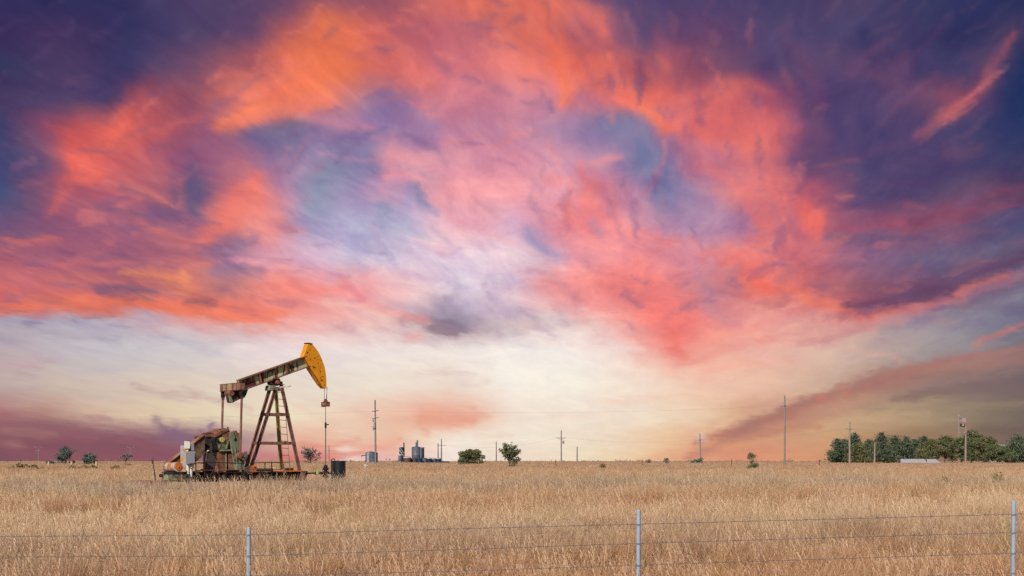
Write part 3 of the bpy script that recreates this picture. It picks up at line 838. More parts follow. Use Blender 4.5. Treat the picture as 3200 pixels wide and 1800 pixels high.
def tree(name, px, ytop, hw, Y, kind, mat, label, cat, group=None, seed=None, n=None, ybot=None, leaf=None, trunk_mat=None):
    r = random.Random(seed if seed is not None else int(px * 7 + ytop))
    x = (px - 1600) * Y / F; g = gz(x, Y)
    H = CAMZ + (HY - ytop) * Y / F - g; W = hw * Y / F
    t = thing(name, (x, Y, g), label, cat, group)
    v, f, ti = [], [], []
    tr = MB()
    s = leaf or max(.10, Y / F * 3.125 * .85)
    if kind == 'conifer':
        tr.tube([(0, 0, -.1), (0, 0, H * .5), (0, 0, H * .97)], max(.08, H * .022), 7, .02)
        n = n or 1500
        nb = 46
        lobes = [r.uniform(.72, 1.18) for _ in range(9)]
        for k in range(nb):
            q = (k + r.random()) / nb
            z = H * (.04 + .90 * q); ang = r.uniform(0, 6.283)
            rad = W * (1 - q ** 1.25) ** .85 * lobes[int(ang / 6.284 * 9)] * r.uniform(.75, 1.15) + .06 * W
            tip = Vector((rad * math.cos(ang), rad * math.sin(ang), z + rad * .22))
            base = Vector((0, 0, max(.1, z - rad * .25)))
            tr.tube([base, base.lerp(tip, .8)], .035, 4, .01)
            m = int(n / nb * (.45 + 1.1 * (1 - q)))
            for _ in range(m):
                u = r.random() ** .55
                sp_ = .10 * W + .05
                p = base.lerp(tip, u) + Vector((r.gauss(0, sp_ * 1.5), r.gauss(0, sp_ * 1.5), r.gauss(0, sp_)))
                if p.z > .02: leaves(v, f, ti, p, s, r)
        for _ in range(int(n * .05)):
            p = Vector((r.gauss(0, .05 * W), r.gauss(0, .05 * W), H * r.uniform(.88, 1.0))); leaves(v, f, ti, p, s * .8, r)
    else:
        # limbs carrying leaf clumps
        clumps = []
        if kind == 'round':
            th = H * .22; n = n or 1700
            for _ in range(34):
                a = r.uniform(0, 6.283); e = r.uniform(-.85, 1); rr = r.uniform(.5, .9) if r.random() < .7 else r.uniform(0, .5)
                q_ = math.sqrt(max(0, 1 - e * e * (1 if e > 0 else .4))); cx = W * rr * math.cos(a) * q_; cy = W * rr * math.sin(a) * q_
                clumps.append((Vector((cx, cy, H * .5 + H * .38 * e)), W * r.uniform(.24, .36)))
        elif kind == 'open':
            th = H * .3; n = n or 1100
            for k in range(30):
                ang = r.uniform(0, 6.283); z0 = H * r.uniform(.08, .62); e = r.uniform(.15, 1.25)
                d = Vector((math.cos(ang) * math.cos(e), math.sin(ang) * math.cos(e), math.sin(e)))
                # length out to an egg-shaped outline
                L = .05 * H
                while L < 1.5 * H:
                    q = Vector((0, 0, z0)) + d * L; h_ = q.z / H
                    lim = W * math.sqrt(max(0., 1 - ((h_ - .52) / .50) ** 2))
                    if math.hypot(q.x, q.y) > lim or h_ > 1: break
                    L += .02 * H
                L *= r.uniform(.75, 1.05)
                base = Vector((0, 0, z0)); tip = base + d * L
                tr.tube([base, base.lerp(tip, .5) + Vector((0, 0, .03 * H)), tip], max(.03, H * .009), 5, .012)
                for _ in range(int(n / 30 * r.uniform(.5, 1.5))):
                    u = r.uniform(.3, 1.05); sp_ = .11 * W * (1.2 - .6 * u) + .04
                    p = base.lerp(tip, u) + Vector((r.gauss(0, sp_), r.gauss(0, sp_), r.gauss(0, sp_ * .8)))
                    if p.z > .05: leaves(v, f, ti, p, s, r)
        elif kind == 'umbrella':
            th = H * .35; n = n or 420
            for _ in range(14):
                a = r.uniform(0, 6.283); rr = r.uniform(.1, .95)
                clumps.append((Vector((W * rr * math.cos(a), W * rr * math.sin(a), H * (.55 + .33 * r.random() + .08 * rr))), W * .22))
        elif kind == 'shrub':
            th = H * .1; n = n or 420
            for _ in range(12):
                a = r.uniform(0, 6.283); rr = r.uniform(0, .8)
                clumps.append((Vector((W * rr * math.cos(a), W * rr * math.sin(a), H * r.uniform(.2, .78) * (1.1 - .5 * rr))), max(W, H) * .28))
        elif kind == 'fork':
            th = H * .35; n = n or 420
            clumps = [(Vector((-.3 * W, 0, H * .86)), W * .38), (Vector((.25 * W, .1, H * .78)), W * .42), (Vector((-.55 * W, 0, H * .68)), W * .25),
                      (Vector((.1 * W, 0, H * .22)), W * .5), (Vector((.7 * W, 0, H * .28)), W * .4), (Vector((-.4 * W, 0, H * .16)), W * .4), (Vector((.0 * W, 0, H * .5)), W * .28)]
        tr.tube([(0, 0, -.1), (r.gauss(0, .012) * H, 0, th * .6), (r.gauss(0, .02) * H, 0, th * (2.2 if kind == 'open' else 1))], max(.06, H * .03), 7, max(.04, H * .02))
        fork = Vector((0, 0, th * .9))
        tot = sum(c[1] ** 2 for c in clumps) or 1
        for (c, cr) in clumps:
            mid = fork.lerp(c, .5) + Vector((r.gauss(0, .05) * W, r.gauss(0, .05) * W, H * .05))
            tr.tube([fork, mid, c], max(.03, H * .012), 5, .012)
            for _ in range(int(n * cr ** 2 / tot)):
                d = Vector((r.gauss(0, 1), r.gauss(0, 1), r.gauss(0, 1))).normalized() * (r.random() ** .45)
                if kind == 'fork': d = Vector((r.gauss(0, .62), r.gauss(0, .62), r.gauss(0, .62)))
                p = c + Vector((d.x * cr * 1.15, d.y * cr * 1.15, d.z * cr * (.8 if kind != 'umbrella' else .4)))
                if p.z > .05: leaves(v, f, ti, p, s, r)
    tr.build("trunk" if kind not in ('shrub',) else "stem", trunk_mat or M['bark'], t)
    me = bpy.data.meshes.new("crown"); me.from_pydata([tuple(q) for q in v], [], f)
    a = me.attributes.new("tint", 'FLOAT', 'POINT'); a.data.foreach_set("value", ti)
    me.materials.append(mat)
    o = bpy.data.objects.new("crown" if kind != 'shrub' else "foliage", me); COL.objects.link(o); o.parent = t
    return t

TG = "trees scattered along the horizon"
tree("tree", 1472, 1404, 40, 300, 'round', M['leaf_olive'], "dense rounded dome-shaped green tree right of the tank battery", "tree", TG, 4, 5200)
tree("shrub", 1442, 1428, 11, 297, 'shrub', M['leaf_green'], "small green bush at the left foot of the dome-shaped tree", "bush")
tree("tree", 1592, 1383, 34, 210, 'open', M['leaf_green'], "airy ragged green tree standing alone at mid horizon", "tree", TG, 5, 2200)
tree("tree", 206, 1396, 33, 300, 'open', M['leaf_blue'], "tallest blue-green tree at the far left horizon", "tree", TG, 9, 1600)
tree("shrub", 160, 1434, 20, 302, 'shrub', M['leaf_blue'], "low blue-green bush left of the tall far-left tree", "bush")
tree("tree", 280, 1416, 25, 305, 'open', M['leaf_blue'], "smaller blue-green tree between the pale stub posts at left", "tree", TG, 12, 1100)
tree("tree", 392, 1416, 23, 290, 'umbrella', M['leaf_mauve'], "thin flat-topped umbrella tree left of the steel rod", "tree", TG, 14)
tree("shrub", 395, 1448, 20, 250, 'shrub', M['leaf_scrub'], "brown scrub bush under the flat-topped umbrella tree", "bush")
tree("tree", 970, 1398, 37, 330, 'open', M['leaf_mauve'], "faint grey-mauve half-bare tree between pumpjack and pumping rod", "tree", TG, 17, 900)
tree("tree", 762, 1408, 16, 340, 'open', M['leaf_mauve'], "small grey tree peeking out behind the near pitman arm", "tree", TG, 18, 350)
tree("shrub", 524, 1438, 14, 300, 'shrub', M['leaf_green'], "low green bush on the horizon behind the rusty motor", "bush")
tree("tree", 2350, 1413, 17, 180, 'fork', M['leaf_green'], "little forked sapling right of the far bush", "tree", TG, 21, 1300, leaf=.075)
tree("shrub", 2178, 1425, 24, 380, 'shrub', M['leaf_blue'], "dark bluish bush at the foot of a utility pole", "bush")
tree("shrub", 2083, 1428, 9, 380, 'shrub', M['leaf_mauve'], "tiny grey shrub standing alone left of the dark bluish bush", "bush", None, 31, 160)
tree("shrub", 2028, 1434, 8, 380, 'shrub', M['leaf_mauve'], "lowest grey shrub on the skyline, left of the tiny grey shrub", "bush", None, 32, 140)
tree("shrub", 1884, 1446, 10, 170, 'shrub', M['leaf_scrub'], "small round green bush in the field right of two utility posts", "bush", None, 33, 260)
for i, (px, yt, hw, mt, lb) in enumerate([
        (60, 1451, 44, 'leaf_scrub', "orange-brown scrub patch at the far left edge of the field"),
        (105, 1452, 30, 'leaf_scrub', "olive scrub patch left of the tall far-left tree"),
        (225, 1456, 22, 'leaf_weed', "green scrub patch in front of the middle pale stub"),
        (262, 1454, 20, 'leaf_scrub', "golden scrub patch below the smaller blue-green tree"),
        (292, 1453, 14, 'leaf_weed', "olive scrub patch at the foot of the right pale stub"),
        (362, 1452, 14, 'leaf_scrub', "orange scrub patch left of the umbrella tree's brown bush")]):
    tree("shrub", px, yt, hw, 175, 'shrub', M[mt], lb, "scrub", "scrub patches at the left field edge", 40 + i, 380, leaf=.16)
# right-hand grove
GV = "cedars in the right-hand grove"
con = [(2616, 1371, 33, 388, "leftmost cedar of the grove with ragged outer boughs"), (2637, 1373, 38, 396, "second cedar from the left end of the grove"),
       (2671, 1353, 36, 402, "pointed cedar just right of the grove's crossarm pole"), (2714, 1376, 38, 398, "cedar left of the short bare pole in the grove"),
       (2757, 1351, 42, 390, "tall pointed cedar right of the short bare pole"), (2797, 1362, 38, 398, "slim pointed cedar next right of the tallest pointed one"),
       (2831, 1365, 38, 394, "cedar above the left end of the white roof"), (2860, 1372, 34, 400, "small cedar above the middle of the white roof"),
       (2886, 1363, 36, 403, "pointed cedar beside the round olive trees"),
       (3180, 1360, 52, 385, "large cedar at the right edge of the photo"), (3232, 1370, 48, 390, "cedar cut by the right edge of the photo")]
for i, (px, yt, hw, Y, lb) in enumerate(con):
    tree("cedar_tree", px, yt, hw, Y, 'conifer', M['leaf_cedar'], lb, "tree", GV, 60 + i, 3800)
tree("cedar_tree", 2690, 1385, 44, 378, 'conifer', M['leaf_olive'], "yellowish-green bushy cedar in front between crossarm pole and bare pole", "tree", GV, 75, 2400)
RG = "round trees in the right-hand grove"
rt = [(2908, 1370, 42, 382, 'leaf_olive', "low olive round tree above the white roof's right half"), (2952, 1358, 48, 394, 'leaf_olive', "broad olive round tree left of the flagpole"),
      (3036, 1339, 46, 406, 'leaf_olive', "tallest round tree under the flags"), (3004, 1364, 42, 386, 'leaf_green', "dark round tree left of the flag-side crossarm pole"),
      (3076, 1360, 46, 392, 'leaf_olive', "wide round tree right of the flag-side crossarm pole"), (3116, 1388, 42, 380, 'leaf_green', "lower green round tree below the farmhouse roof"),
      (3150, 1394, 32, 388, 'leaf_cedar', "small dark round tree beside the right-edge cedar")]
for i, (px, yt, hw, Y, mt, lb) in enumerate(rt):
    tree("round_tree", px, yt, hw, Y, 'round', M[mt], lb, "tree", RG, 80 + i, 4200)
# weeds and brush in the field
for i, (px, py, hw, Y, lb) in enumerate([(1420, 1590, 16, 46, "yellow-green weed clump in the grass below the tank battery"), (2955, 1482, 16, 62, "leafy green weed in the grass below the white roof"),
                                     (3078, 1490, 10, 60, "small green weed left of the rightmost green weeds"), (3118, 1478, 14, 62, "green weed clump nearest the right edge of the field"),
                                     (2340, 1532, 9, 50, "tiny green weed in the russet grass right of the middle post")]):
    tree("weed", px, py - 6, hw * .8, Y, 'shrub', M['leaf_weed'], lb, "weed", "green weeds in the field", 90 + i, 260, leaf=.05, trunk_mat=M['twig'])
for i, (px, py, Y, lb) in enumerate([(860, 1562, 47, "small tangle of dead brown twigs in the grass below the pumpjack"), (1070, 1560, 47, "larger tangle of dead brown twigs right of the smaller tangle"), (975, 1566, 46, "thin tangle of dead twigs between the other two")]):
    b = at(px, py, Y); g = gz(b.x, Y); r = random.Random(100 + i)
    mb = MB()
    for _ in range(46):
        a = r.uniform(0, 6.28); L = r.uniform(.2, .5)
        s0 = Vector((r.gauss(0, .28), r.gauss(0, .12), .05)); pts = [s0]
        for k in range(3):
            s0 = s0 + Vector((math.cos(a) * L * .5 + r.gauss(0, .07), math.sin(a) * L * .3, L * .55 - .08 * k + r.gauss(0, .05))); pts.append(s0)
        mb.tube(pts, .010, 4, .004)
    o = mb.build("dead_brush", M['twig']); o.location = (b.x, Y, g)
    tag(o, lb, "brush", "dead brush tangles in the grass")

# ------------------------------------------------------------------ utility poles
def pole(px, ytop, Y, arms, label, mat='pole', lean=0, r=.15, extras=None, group="utility poles along the horizon", name="utility_pole", ins=True):
    t = at(px, ytop, Y); g = gz(t.x, Y)
    o = thing(name, (t.x + lean, Y, g), label, "utility pole", group)
    H = t.z - g
    MB().tube([(0, 0, -.1), (-lean * .5, 0, H * .5), (-lean, 0, H)], r, 8, r * .7).build("shaft", M[mat], o, smooth=True)
    for (ya, x0, x1, dy) in arms:
        a = at(x0, ya, Y) - Vector(o.location); b = at(x1, ya - dy, Y) - Vector(o.location)
        d = (b - a); u = d.normalized()
        m = MB(); m.prism([a - Vector((0, .06 + r, .06)), b - Vector((0, .06 + r, .06)), b - Vector((0, .06 + r, -.07)), a - Vector((0, .06 + r, -.07))], (0, .12, 0))
        arm = m.build("crossarm", M['arm'], o)
        if ins:
            for q in (.06, .35, .94):
                p = a.lerp(b, q) + Vector((0, -r, .07))
                MB().lathe([(.05, 0), (.09, .06), (.05, .12), (.06, .2), (.02, .22)], 8, p).build("insulator", M['insul'], arm)
    if extras: extras(o, Y)
    return o
def tall_extra(o, Y):
    L = Vector(o.location)
    for (x, y) in ((1166.5, 1315), (1169.5, 1337), (1167, 1341)):
        p = at(x, y, Y) - L
        MB().tube([p - Vector((0, .1, .25)), p - Vector((0, .1, -.25))], .13, 8).build("cutout", M['trafo'], o)
    a = at(1161, 1334, Y) - L; b = at(1172, 1334, Y) - L
    MB().tube([a, b], .05, 6).build("bracket", M['arm'], o)
    p = at(1171, 1330, Y) - L
    MB().tube([p - Vector((0, .22, .5)), p - Vector((0, .22, -.5))], .2, 10).build("recloser", M['trafo'], o)
pole(1172, 1250, 270, [(1286, 1162.5, 1183.5, 3), (1308.5, 1163.5, 1184, 3.5)], "tall utility pole with two crossarms in front of the lone grey tank", 'pole_far', .12, .19, tall_extra)
pole(2452.5, 1236, 260, [(1269, 2438, 2460, 1)], "tallest slim utility pole at right with a single short crossarm", 'pole_far', 0, .17)
def tr_extra(o, Y):
    L = Vector(o.location)
    p = at(1760, 1382, Y) - L
    MB().lathe([(.05, -.55), (.32, -.5), (.34, .4), (.2, .5), (.05, .55)], 12, p + Vector((0, -.3, 0))).build("transformer", M['trafo'], o)
    a, b, c = at(1741, 1368, Y) - L, at(1765, 1368, Y) - L, at(1754.5, 1376, Y) - L
    MB().tube([a, c], .05, 5).tube([b, c], .05, 5).build("arm_brace", M['arm'], o)
pole(1754, 1345, 480, [(1368.5, 1738, 1768, 0)], "utility pole with wide crossarm and a drum transformer near mid-right horizon", 'pole_far', 0, .24, tr_extra)
pole(2187, 1354, 480, [(1375.5, 2173, 2201, 1)], "utility pole with wide crossarm standing in front of the dark bluish bush", 'pole_far', .3, .24)
pole(2656, 1317, 370, [(1340.5, 2639, 2671, 0)], "light wooden pole with wide crossarm before the grove's left cedars", 'pole', -.12, .26)
pole(3018.5, 1333, 362, [(1354, 2996, 3042, 0)], "light wooden crossarm pole beside the flagpole", 'pole', -.1, .26)
pole(1803.5, 1396, 480, [], "short bare grey post just right of the transformer pole", 'pole_far', 0, .24, ins=False)
pole(2734, 1384, 368, [], "short bare wooden pole in front of the cedar grove", 'pole', -.1, .24, ins=False)
pole(1551, 1380, 480, [], "thin bare grey pole left of the airy ragged tree", 'pole_far', 0, .22, ins=False)
pole(1379.5, 1372, 470, [(1392, 1366, 1394, 0)], "crossarm pole at the right end of the tank battery", 'pole_far', 0, .22)
pole(1369, 1385, 468, [], "short bare pole just left of the tank battery's crossarm pole", 'pole_far', 0, .22, ins=False)
pole(120, 1394, 700, [(1398, 108, 132, 0), (1409, 114, 125, 0)], "faint distant pole with two crossarms at the far left", 'pole_far', 0, .22)
pole(408, 1396, 700, [(1398, 397, 420, 0)], "faint distant crossarm pole above the umbrella tree", 'pole_far', 0, .18)
pole(1028, 1392, 620, [(1408.5, 1014, 1042, 0)], "faint crossarm pole between the pumping rod and the black tank", 'pole_far', 0, .22)

def wire(pts, r, label):
    """pts: (px, py, Y) control points, joined by a smooth sag"""
    P = [at(*p) for p in pts]
    xs = [p[0] for p in pts]
    out = []
    c = np.polyfit([p.x for p in P], [p.z for p in P], 2) if len(P) >= 3 else None
    for t in np.linspace(0, 1, 40):
        x = P[0].x + (P[-1].x - P[0].x) * t
        y = np.interp(x, [p.x for p in P], [p.y for p in P])
        z = np.polyval(c, x) if c is not None else np.interp(x, [p.x for p in P], [p.z for p in P])
        out.append((x, float(y), float(z)))
    o = MB().tube(out, r, 5).build("power_line", M['line'])
    return tag(o, label, "power line", "power lines across the horizon")
wire([(-200, 1327, 275), (400, 1312, 273), (1166, 1285, 269.8)], .008, "power line running left from the tall two-crossarm pole")
wire([(1181, 1283.5, 269.8), (1760, 1289, 265), (2441, 1268, 259.8)], .008, "long sagging power line between the two tall poles")
wire([(2459, 1267, 259.8), (2800, 1280, 262), (3400, 1278, 266)], .008, "power line running right from the tallest slim pole")
wire([(1391, 1391, 469.7), (1560, 1397, 473), (1740, 1368, 479.7)], .012, "power line from the tank battery pole to the transformer pole")
wire([(1767, 1367, 479.7), (1970, 1382, 479.7), (2175, 1374, 479.7)], .012, "power line from the transformer pole to the bush-side pole")
wire([(2199, 1373.5, 479.7), (2420, 1367, 430), (2641, 1340, 369.7)], .011, "power line from the bush-side pole to the grove's crossarm pole")
wire([(2670, 1340, 369.7), (2840, 1352, 366), (2998, 1353, 361.7)], .010, "power line over the cedars between the two light wooden poles")

# flagpole and its two flags
fY = 404
fb = at(2996.5, 1440, fY); fg = gz(fb.x, fY)
fp = thing("flagpole", (fb.x, fY, fg), "white flagpole rising behind the right-hand grove", "flagpole")
ht = CAMZ + (HY - 1300) * fY / F - fg
MB().tube([(0, 0, 0), (0, 0, ht)], .07, 8, .05).build("shaft", plain("flagpole_paint", (.34, .27, .24), .6, .05), fp, smooth=True)
MB().lathe([(.05, 0), (.14, .1), (.14, .18), (.05, .28)], 8, (0, 0, ht)).build("finial", M['box_white'], fp)
def cloth(mb, x0, y0, x1, y1, off, n=8, th=.015):
    a = at(x0, y0, fY) ; b = at(x1, y1, fY)
    vs = []; fs = []
    for i in range(n + 1):
        q = i / n; x = a.x + (b.x - a.x) * q
        w = .18 * math.sin((x - fb.x) * 2.4) + off; dz = -.10 * (x - fb.x) + .07 * math.sin((x - fb.x) * 3)
        for (z, dy) in ((a.z, 0), (b.z, 0), (b.z, th), (a.z, th)):
            vs.append((x, fY + w + dy, z + dz))
    for i in range(n):
        for k in range(4):
            fs.append((4 * i + k, 4 * i + (k + 1) % 4, 4 * i + 4 + (k + 1) % 4, 4 * i + 4 + k))
    fs += [(0, 1, 2, 3), tuple(4 * n + k for k in (3, 2, 1, 0))]
    mb.add(vs, fs)
def to_local(o, root):
    o.parent = root
    o.matrix_parent_inverse = Matrix.Translation(Vector(root.location)).inverted()
us = thing("stars_and_stripes_flag", (fb.x + .1, fY, CAMZ + (HY - 1317) * fY / F), "national flag of stripes with blue canton, upper flag on the flagpole", "flag")
fred = plain("flag_red", (.30, .12, .12), .8, .05); fwhite = plain("flag_white", (.30, .26, .26), .8, .05); fblue = plain("flag_blue", (.09, .11, .25), .8, .05); fblack = plain("flag_black", (.03, .03, .035), .8, .05)
mr, mw = MB(), MB()
for k in range(13):
    ya = 1304 + k; (mr if k % 2 == 0 else mw)
    cloth(mr if k % 2 == 0 else mw, 2998.5, ya, 3018.5, ya + 1, 0)
to_local(mr.build("red_stripe", fred), us); to_local(mw.build("white_stripe", fwhite), us)
mbk = MB(); cloth(mbk, 2998.5, 1304, 3007, 1311, -.02); to_local(mbk.build("canton", fblue), us)
ms = MB()
for i in range(5):
    for j in range(4): cloth(ms, 2999.4 + i * 1.55, 1304.8 + j * 1.6, 3000.1 + i * 1.55, 1305.6 + j * 1.6, -.04, 1)
to_local(ms.build("star", fwhite), us); us.children[-1]["kind"] = "stuff"
bf = thing("black_flag", (fb.x + .1, fY, CAMZ + (HY - 1333) * fY / F), "small black flag with a white disc below the national flag", "flag")
mk = MB(); cloth(mk, 3000, 1323.5, 3015, 1333, 0); to_local(mk.build("cloth", fblack), bf)
dc = at(3008.5, 1328.8, fY)
md_ = MB().tube([(dc.x, fY - .22, dc.z), (dc.x, fY - .18, dc.z)], .3, 14); to_local(md_.build("disc", fwhite), bf)

# ------------------------------------------------------------------ tank battery and buildings
c6 = lambda x, y: (1100 + x / 4.293, 1220 + y / 4.293)
def tank(x0, x1, ytop, Y, mat, label, rim=None, name="storage_tank", stack=None, stair=None, stack_mat='tank_grey', group="tanks of the far battery"):
    xa, ya = c6((x0 + x1) / 2, ytop)
    p = at(xa, ya, Y); g = gz(p.x, Y); rr = (x1 - x0) / 4.293 * Y / F / 2; h = p.z - g
    o = thing(name, (p.x, Y, g), label, "tank", group)
    sh = MB().lathe([(rr, -.1), (rr, h * .5), (rr * 1.01, h * .505), (rr, h * .51), (rr, h), (rr * .6, h + rr * .12), (.1, h + rr * .2)], 28).build("shell", M[mat], o, smooth=True)
    if rim:
        MB().lathe([(rr * 1.0, h - .22), (rr * 1.04, h - .2), (rr * 1.04, h + .02), (rr * .99, h + .06)], 28).build("rim", M[rim], sh, smooth=True)
    if stack:
        for (sx, sy) in stack:
            q = at(*c6(sx, sy), Y) - Vector(o.location)
            MB().tube([(q.x, 0, h * .6), (q.x, 0, q.z)], .22, 10).tube([(q.x, 0, q.z), (q.x, 0, q.z + .1)], .28, 10).build("vent_stack", M[stack_mat], o, smooth=True)
    if stair:
        a = at(*c6(*stair[0]), Y) - Vector(o.location); b = at(*c6(*stair[1]), Y) - Vector(o.location)
        d = Vector((0, .5, 0)); off = Vector((0, -rr - .7, 0)); m = MB()
        for s in (0, 1):
            m.tube([a + off + d * s, b + off + d * s], .07, 5)
            m.tube([a + off + d * s + Vector((0, 0, .9)), b + off + d * s + Vector((0, 0, .9))], .04, 5)
        for k in range(9):
            q = a.lerp(b, (k + .5) / 9) + off; m.box(q + d * .5, (.3, .6, .05))
        m.build("stair", M['tank_white'], o)
    return o
BY = 430
tank(180, 330, 832, 420, 'tank_grey', "lone grey tank with pale seam behind the tall pole", stack=None)
a = at(*c6(226, 838), 420); b = at(*c6(226, 968), 420)
lt = bpy.data.objects["storage_tank"]
m = MB()
for dx in (-.25, .25): m.tube([rel(lt, a) + Vector((dx, -2.15, 0)), Vector((rel(lt, a).x + dx, -2.15, 0))], .1, 5)
for k in range(14): m.box((rel(lt, a).x, -2.15, .2 + k * .24), (.5, .06, .06))
m.build("ladder", M['tank_white'], lt)
q0 = rel(lt, at(*c6(130, 872), 420)); q1 = rel(lt, at(*c6(186, 872), 420))
MB().tube([q0, q1], .14, 6).tube([q0, q0 - Vector((0, 0, .5))], .1, 6).build("outlet_pipe", M['tank_navy'], lt)
tank(310, 346, 836, 432, 'tank_navy', "dark right edge of the lone grey tank, added as a separate narrow drum")  # lone tank's dark edge, an added second shell
tank(634, 706, 768, BY, 'tank_navy', "tall narrow dark tank with white stair at the battery's left end", stack=[(696, 706)], stair=((640, 800), (700, 885)))
tank(622, 668, 862, BY - 6, 'tank_grey', "short grey tank at the foot of the tall narrow dark tank", rim='tank_white')
tank(800, 922, 762, BY, 'tank_grey', "largest grey tank in the middle of the battery with a vent stack", stack=[(878, 674), (862, 700)])
tank(926, 970, 766, BY + 8, 'tank_navy', "narrow dark tank right behind the largest grey tank", rim='tank_grey')
low = [(690, 790, 896, 'tank_rust', "low brown tank with pale rim at the foot of the stair"), (786, 872, 912, 'tank_rust', "low brown tank in front of the largest grey tank"),
       (868, 946, 914, 'tank_navy', "low dark tank below the narrow dark tank"), (944, 1006, 908, 'tank_grey', "low greyish tank fourth along the row of low tanks"),
       (1004, 1068, 906, 'tank_navy', "low dark tank fifth along the row with a white rim"), (1062, 1130, 908, 'tank_grey', "low pale-grey tank sixth along the row of low tanks"), (1126, 1196, 908, 'tank_navy', "last low dark tank at the battery's right end")]
for i, (x0, x1, yt, mt, lb) in enumerate(low):
    tank(x0, x1, yt, BY - 9 + (i % 2) * 2, mt, lb, rim='tank_white' if i in (0, 4, 5, 6) else None)
pr = thing("pipe_rack", at(*c6(1218, 960), BY - 9), "low dark pipe rack at the right end of the tank battery", "pipe")
pr.location.z = gz(pr.location.x, BY - 9)
MB().tube([(-1.5, 0, .5), (1.8, 0, .5)], .22, 8).tube([(1.8, 0, .5), (2.0, 0, 0)], .15, 8).build("pipe", M['tank_navy'], pr)
MB().box((-.8, 0, .15), (.2, .6, .5)).box((1, 0, .15), (.2, .6, .5)).build("support", M['tank_grey'], pr)
# white-roofed low shed
sY = 355
a = at(2814, 1446, sY); b = at(2938, 1435, sY)
L_ = b.x - a.x; sg = gz((a.x + b.x) / 2, sY); zt = b.z - sg
sh = thing("low_shed", ((a.x + b.x) / 2, sY, sg), "long low shed with white sheet roof in front of the grove", "shed")
MB().box((0, 1.6, (zt - .9) / 2), (L_ - .6, 3, max(.2, zt - .9))).build("wall", M['house_wall'], sh)
wv = MB()
for (xa, xb) in ((-L_ / 2, L_ * .16), (L_ * .163, L_ / 2)):
    ins_ = .6 if xb > L_ * .3 else 0
    wv.prism([(xa, -.3, zt - .95), (xb, -.3, zt - .95), (xb - ins_, 1.6, zt), (xa + .4, 1.6, zt)], (0, .0, .06))
    wv.prism([(xa + .4, 1.6, zt), (xb - ins_, 1.6, zt), (xb, 3.5, zt - .95), (xa, 3.5, zt - .95)], (0, 0, .06))
wv.build("roof", M['roof_white'], sh)
# farmhouse behind the grove
hY = 425
hx = at(3116, 1400, hY).x; hg = gz(hx, hY); zr = CAMZ + (HY - 1390) * hY / F - hg; ze = CAMZ + (HY - 1404) * hY / F - hg
hs = thing("farmhouse", (hx, hY, hg), "pale farmhouse half hidden among the trees at right", "house")
hwid = 34 * hY / F
wl = MB().box((0, 3, ze / 2), (2 * hwid - .8, 6, ze)).build("wall", M['house_wall'], hs)
rf = MB().prism([(-hwid, -.4, ze - .1), (hwid, -.4, ze - .1), (hwid, 3, zr), (-hwid, 3, zr)], (0, 0, .15)).prism([(-hwid, 3, zr), (hwid, 3, zr), (hwid, 6.4, ze - .1), (-hwid, 6.4, ze - .1)], (0, 0, .15)).build("roof", M['house_roof'], hs)
for x in (-1.6, .2, 1.9): 
    w_ = MB().box((x, -.03, ze * .55), (.9, .08, 1.1)).build("window", M['tank_navy'], hs)
    MB().box((x, -.05, ze * .55 - .6), (1.1, .14, .1)).build("sill", M['box_white'], w_)
# pale stub posts at left
for (px, py, h, lb) in ((152, 1457, 15, "pale weathered stub post, leftmost of three at the far left"), (224, 1458, 17, "pale weathered stub post below the tall far-left tree"), (301, 1456, 14, "pale weathered stub post right of the smaller blue-green tree")):
    Y = 240; b = at(px, py, Y); g = gz(b.x, Y); r = 3.6 * Y / F
    H = CAMZ + (HY - (py - h)) * Y / F - g
    o = MB().lathe([(r * 1.05, -.1), (r, H * .4), (r * .9, H * .75), (r * .95, H * .93), (r * .6, H)], 10).build("stub_post", M['stub'], None, smooth=True)
    o.location = (b.x, Y, g); tag(o, lb, "post", "pale stub posts at the left field edge")
# thin marker and fence stakes at mid distance
for (px, y0, Y, mt, lb) in ((1230, 1439, 150, 'marker', "thin reddish marker stake in the field below the tall narrow tank"), (1495, 1438, 190, 'marker', "thin reddish marker stake in front of the dome-shaped tree"),
                         (1737, 1437, 230, 'rust', "thin rusty fence stake just left of the transformer pole"), (2007, 1437, 230, 'rust', "thin rusty fence stake left of the lowest grey shrub"),
                         (2286, 1436, 230, 'rust', "thin rusty fence stake left of the forked sapling"), (2561, 1436, 230, 'rust', "thin rusty fence stake left of the cedar grove")):
    p = at(px, y0, Y); g = gz(p.x, Y); H = p.z - g
    o = MB().prism([(-.05, -.02, -.1), (.05, -.02, -.1), (.05, .02, -.1), (-.05, .02, -.1)], (0, 0, H + .1)).box((0, -.035, H * .85), (.14, .02, H * .2)).build("marker_stake", M[mt])
    o.location = (p.x, Y, g); tag(o, lb, "stake", "thin stakes in the mid field")
# pipeline vent stub, white
p = at(1142, 1450, 200); g = gz(p.x, 200)
o = MB().lathe([(.13, -.1), (.13, .5), (.2, .52), (.2, .6), (.1, .66)], 10).tube([(0, 0, .45), (.3, 0, .45)], .06, 6).build("vent_stub", M['box_white'], None, smooth=True)
o.location = (p.x, 200, g); tag(o, "small pale pipe stub in the field left of the lone grey tank", "pipe")

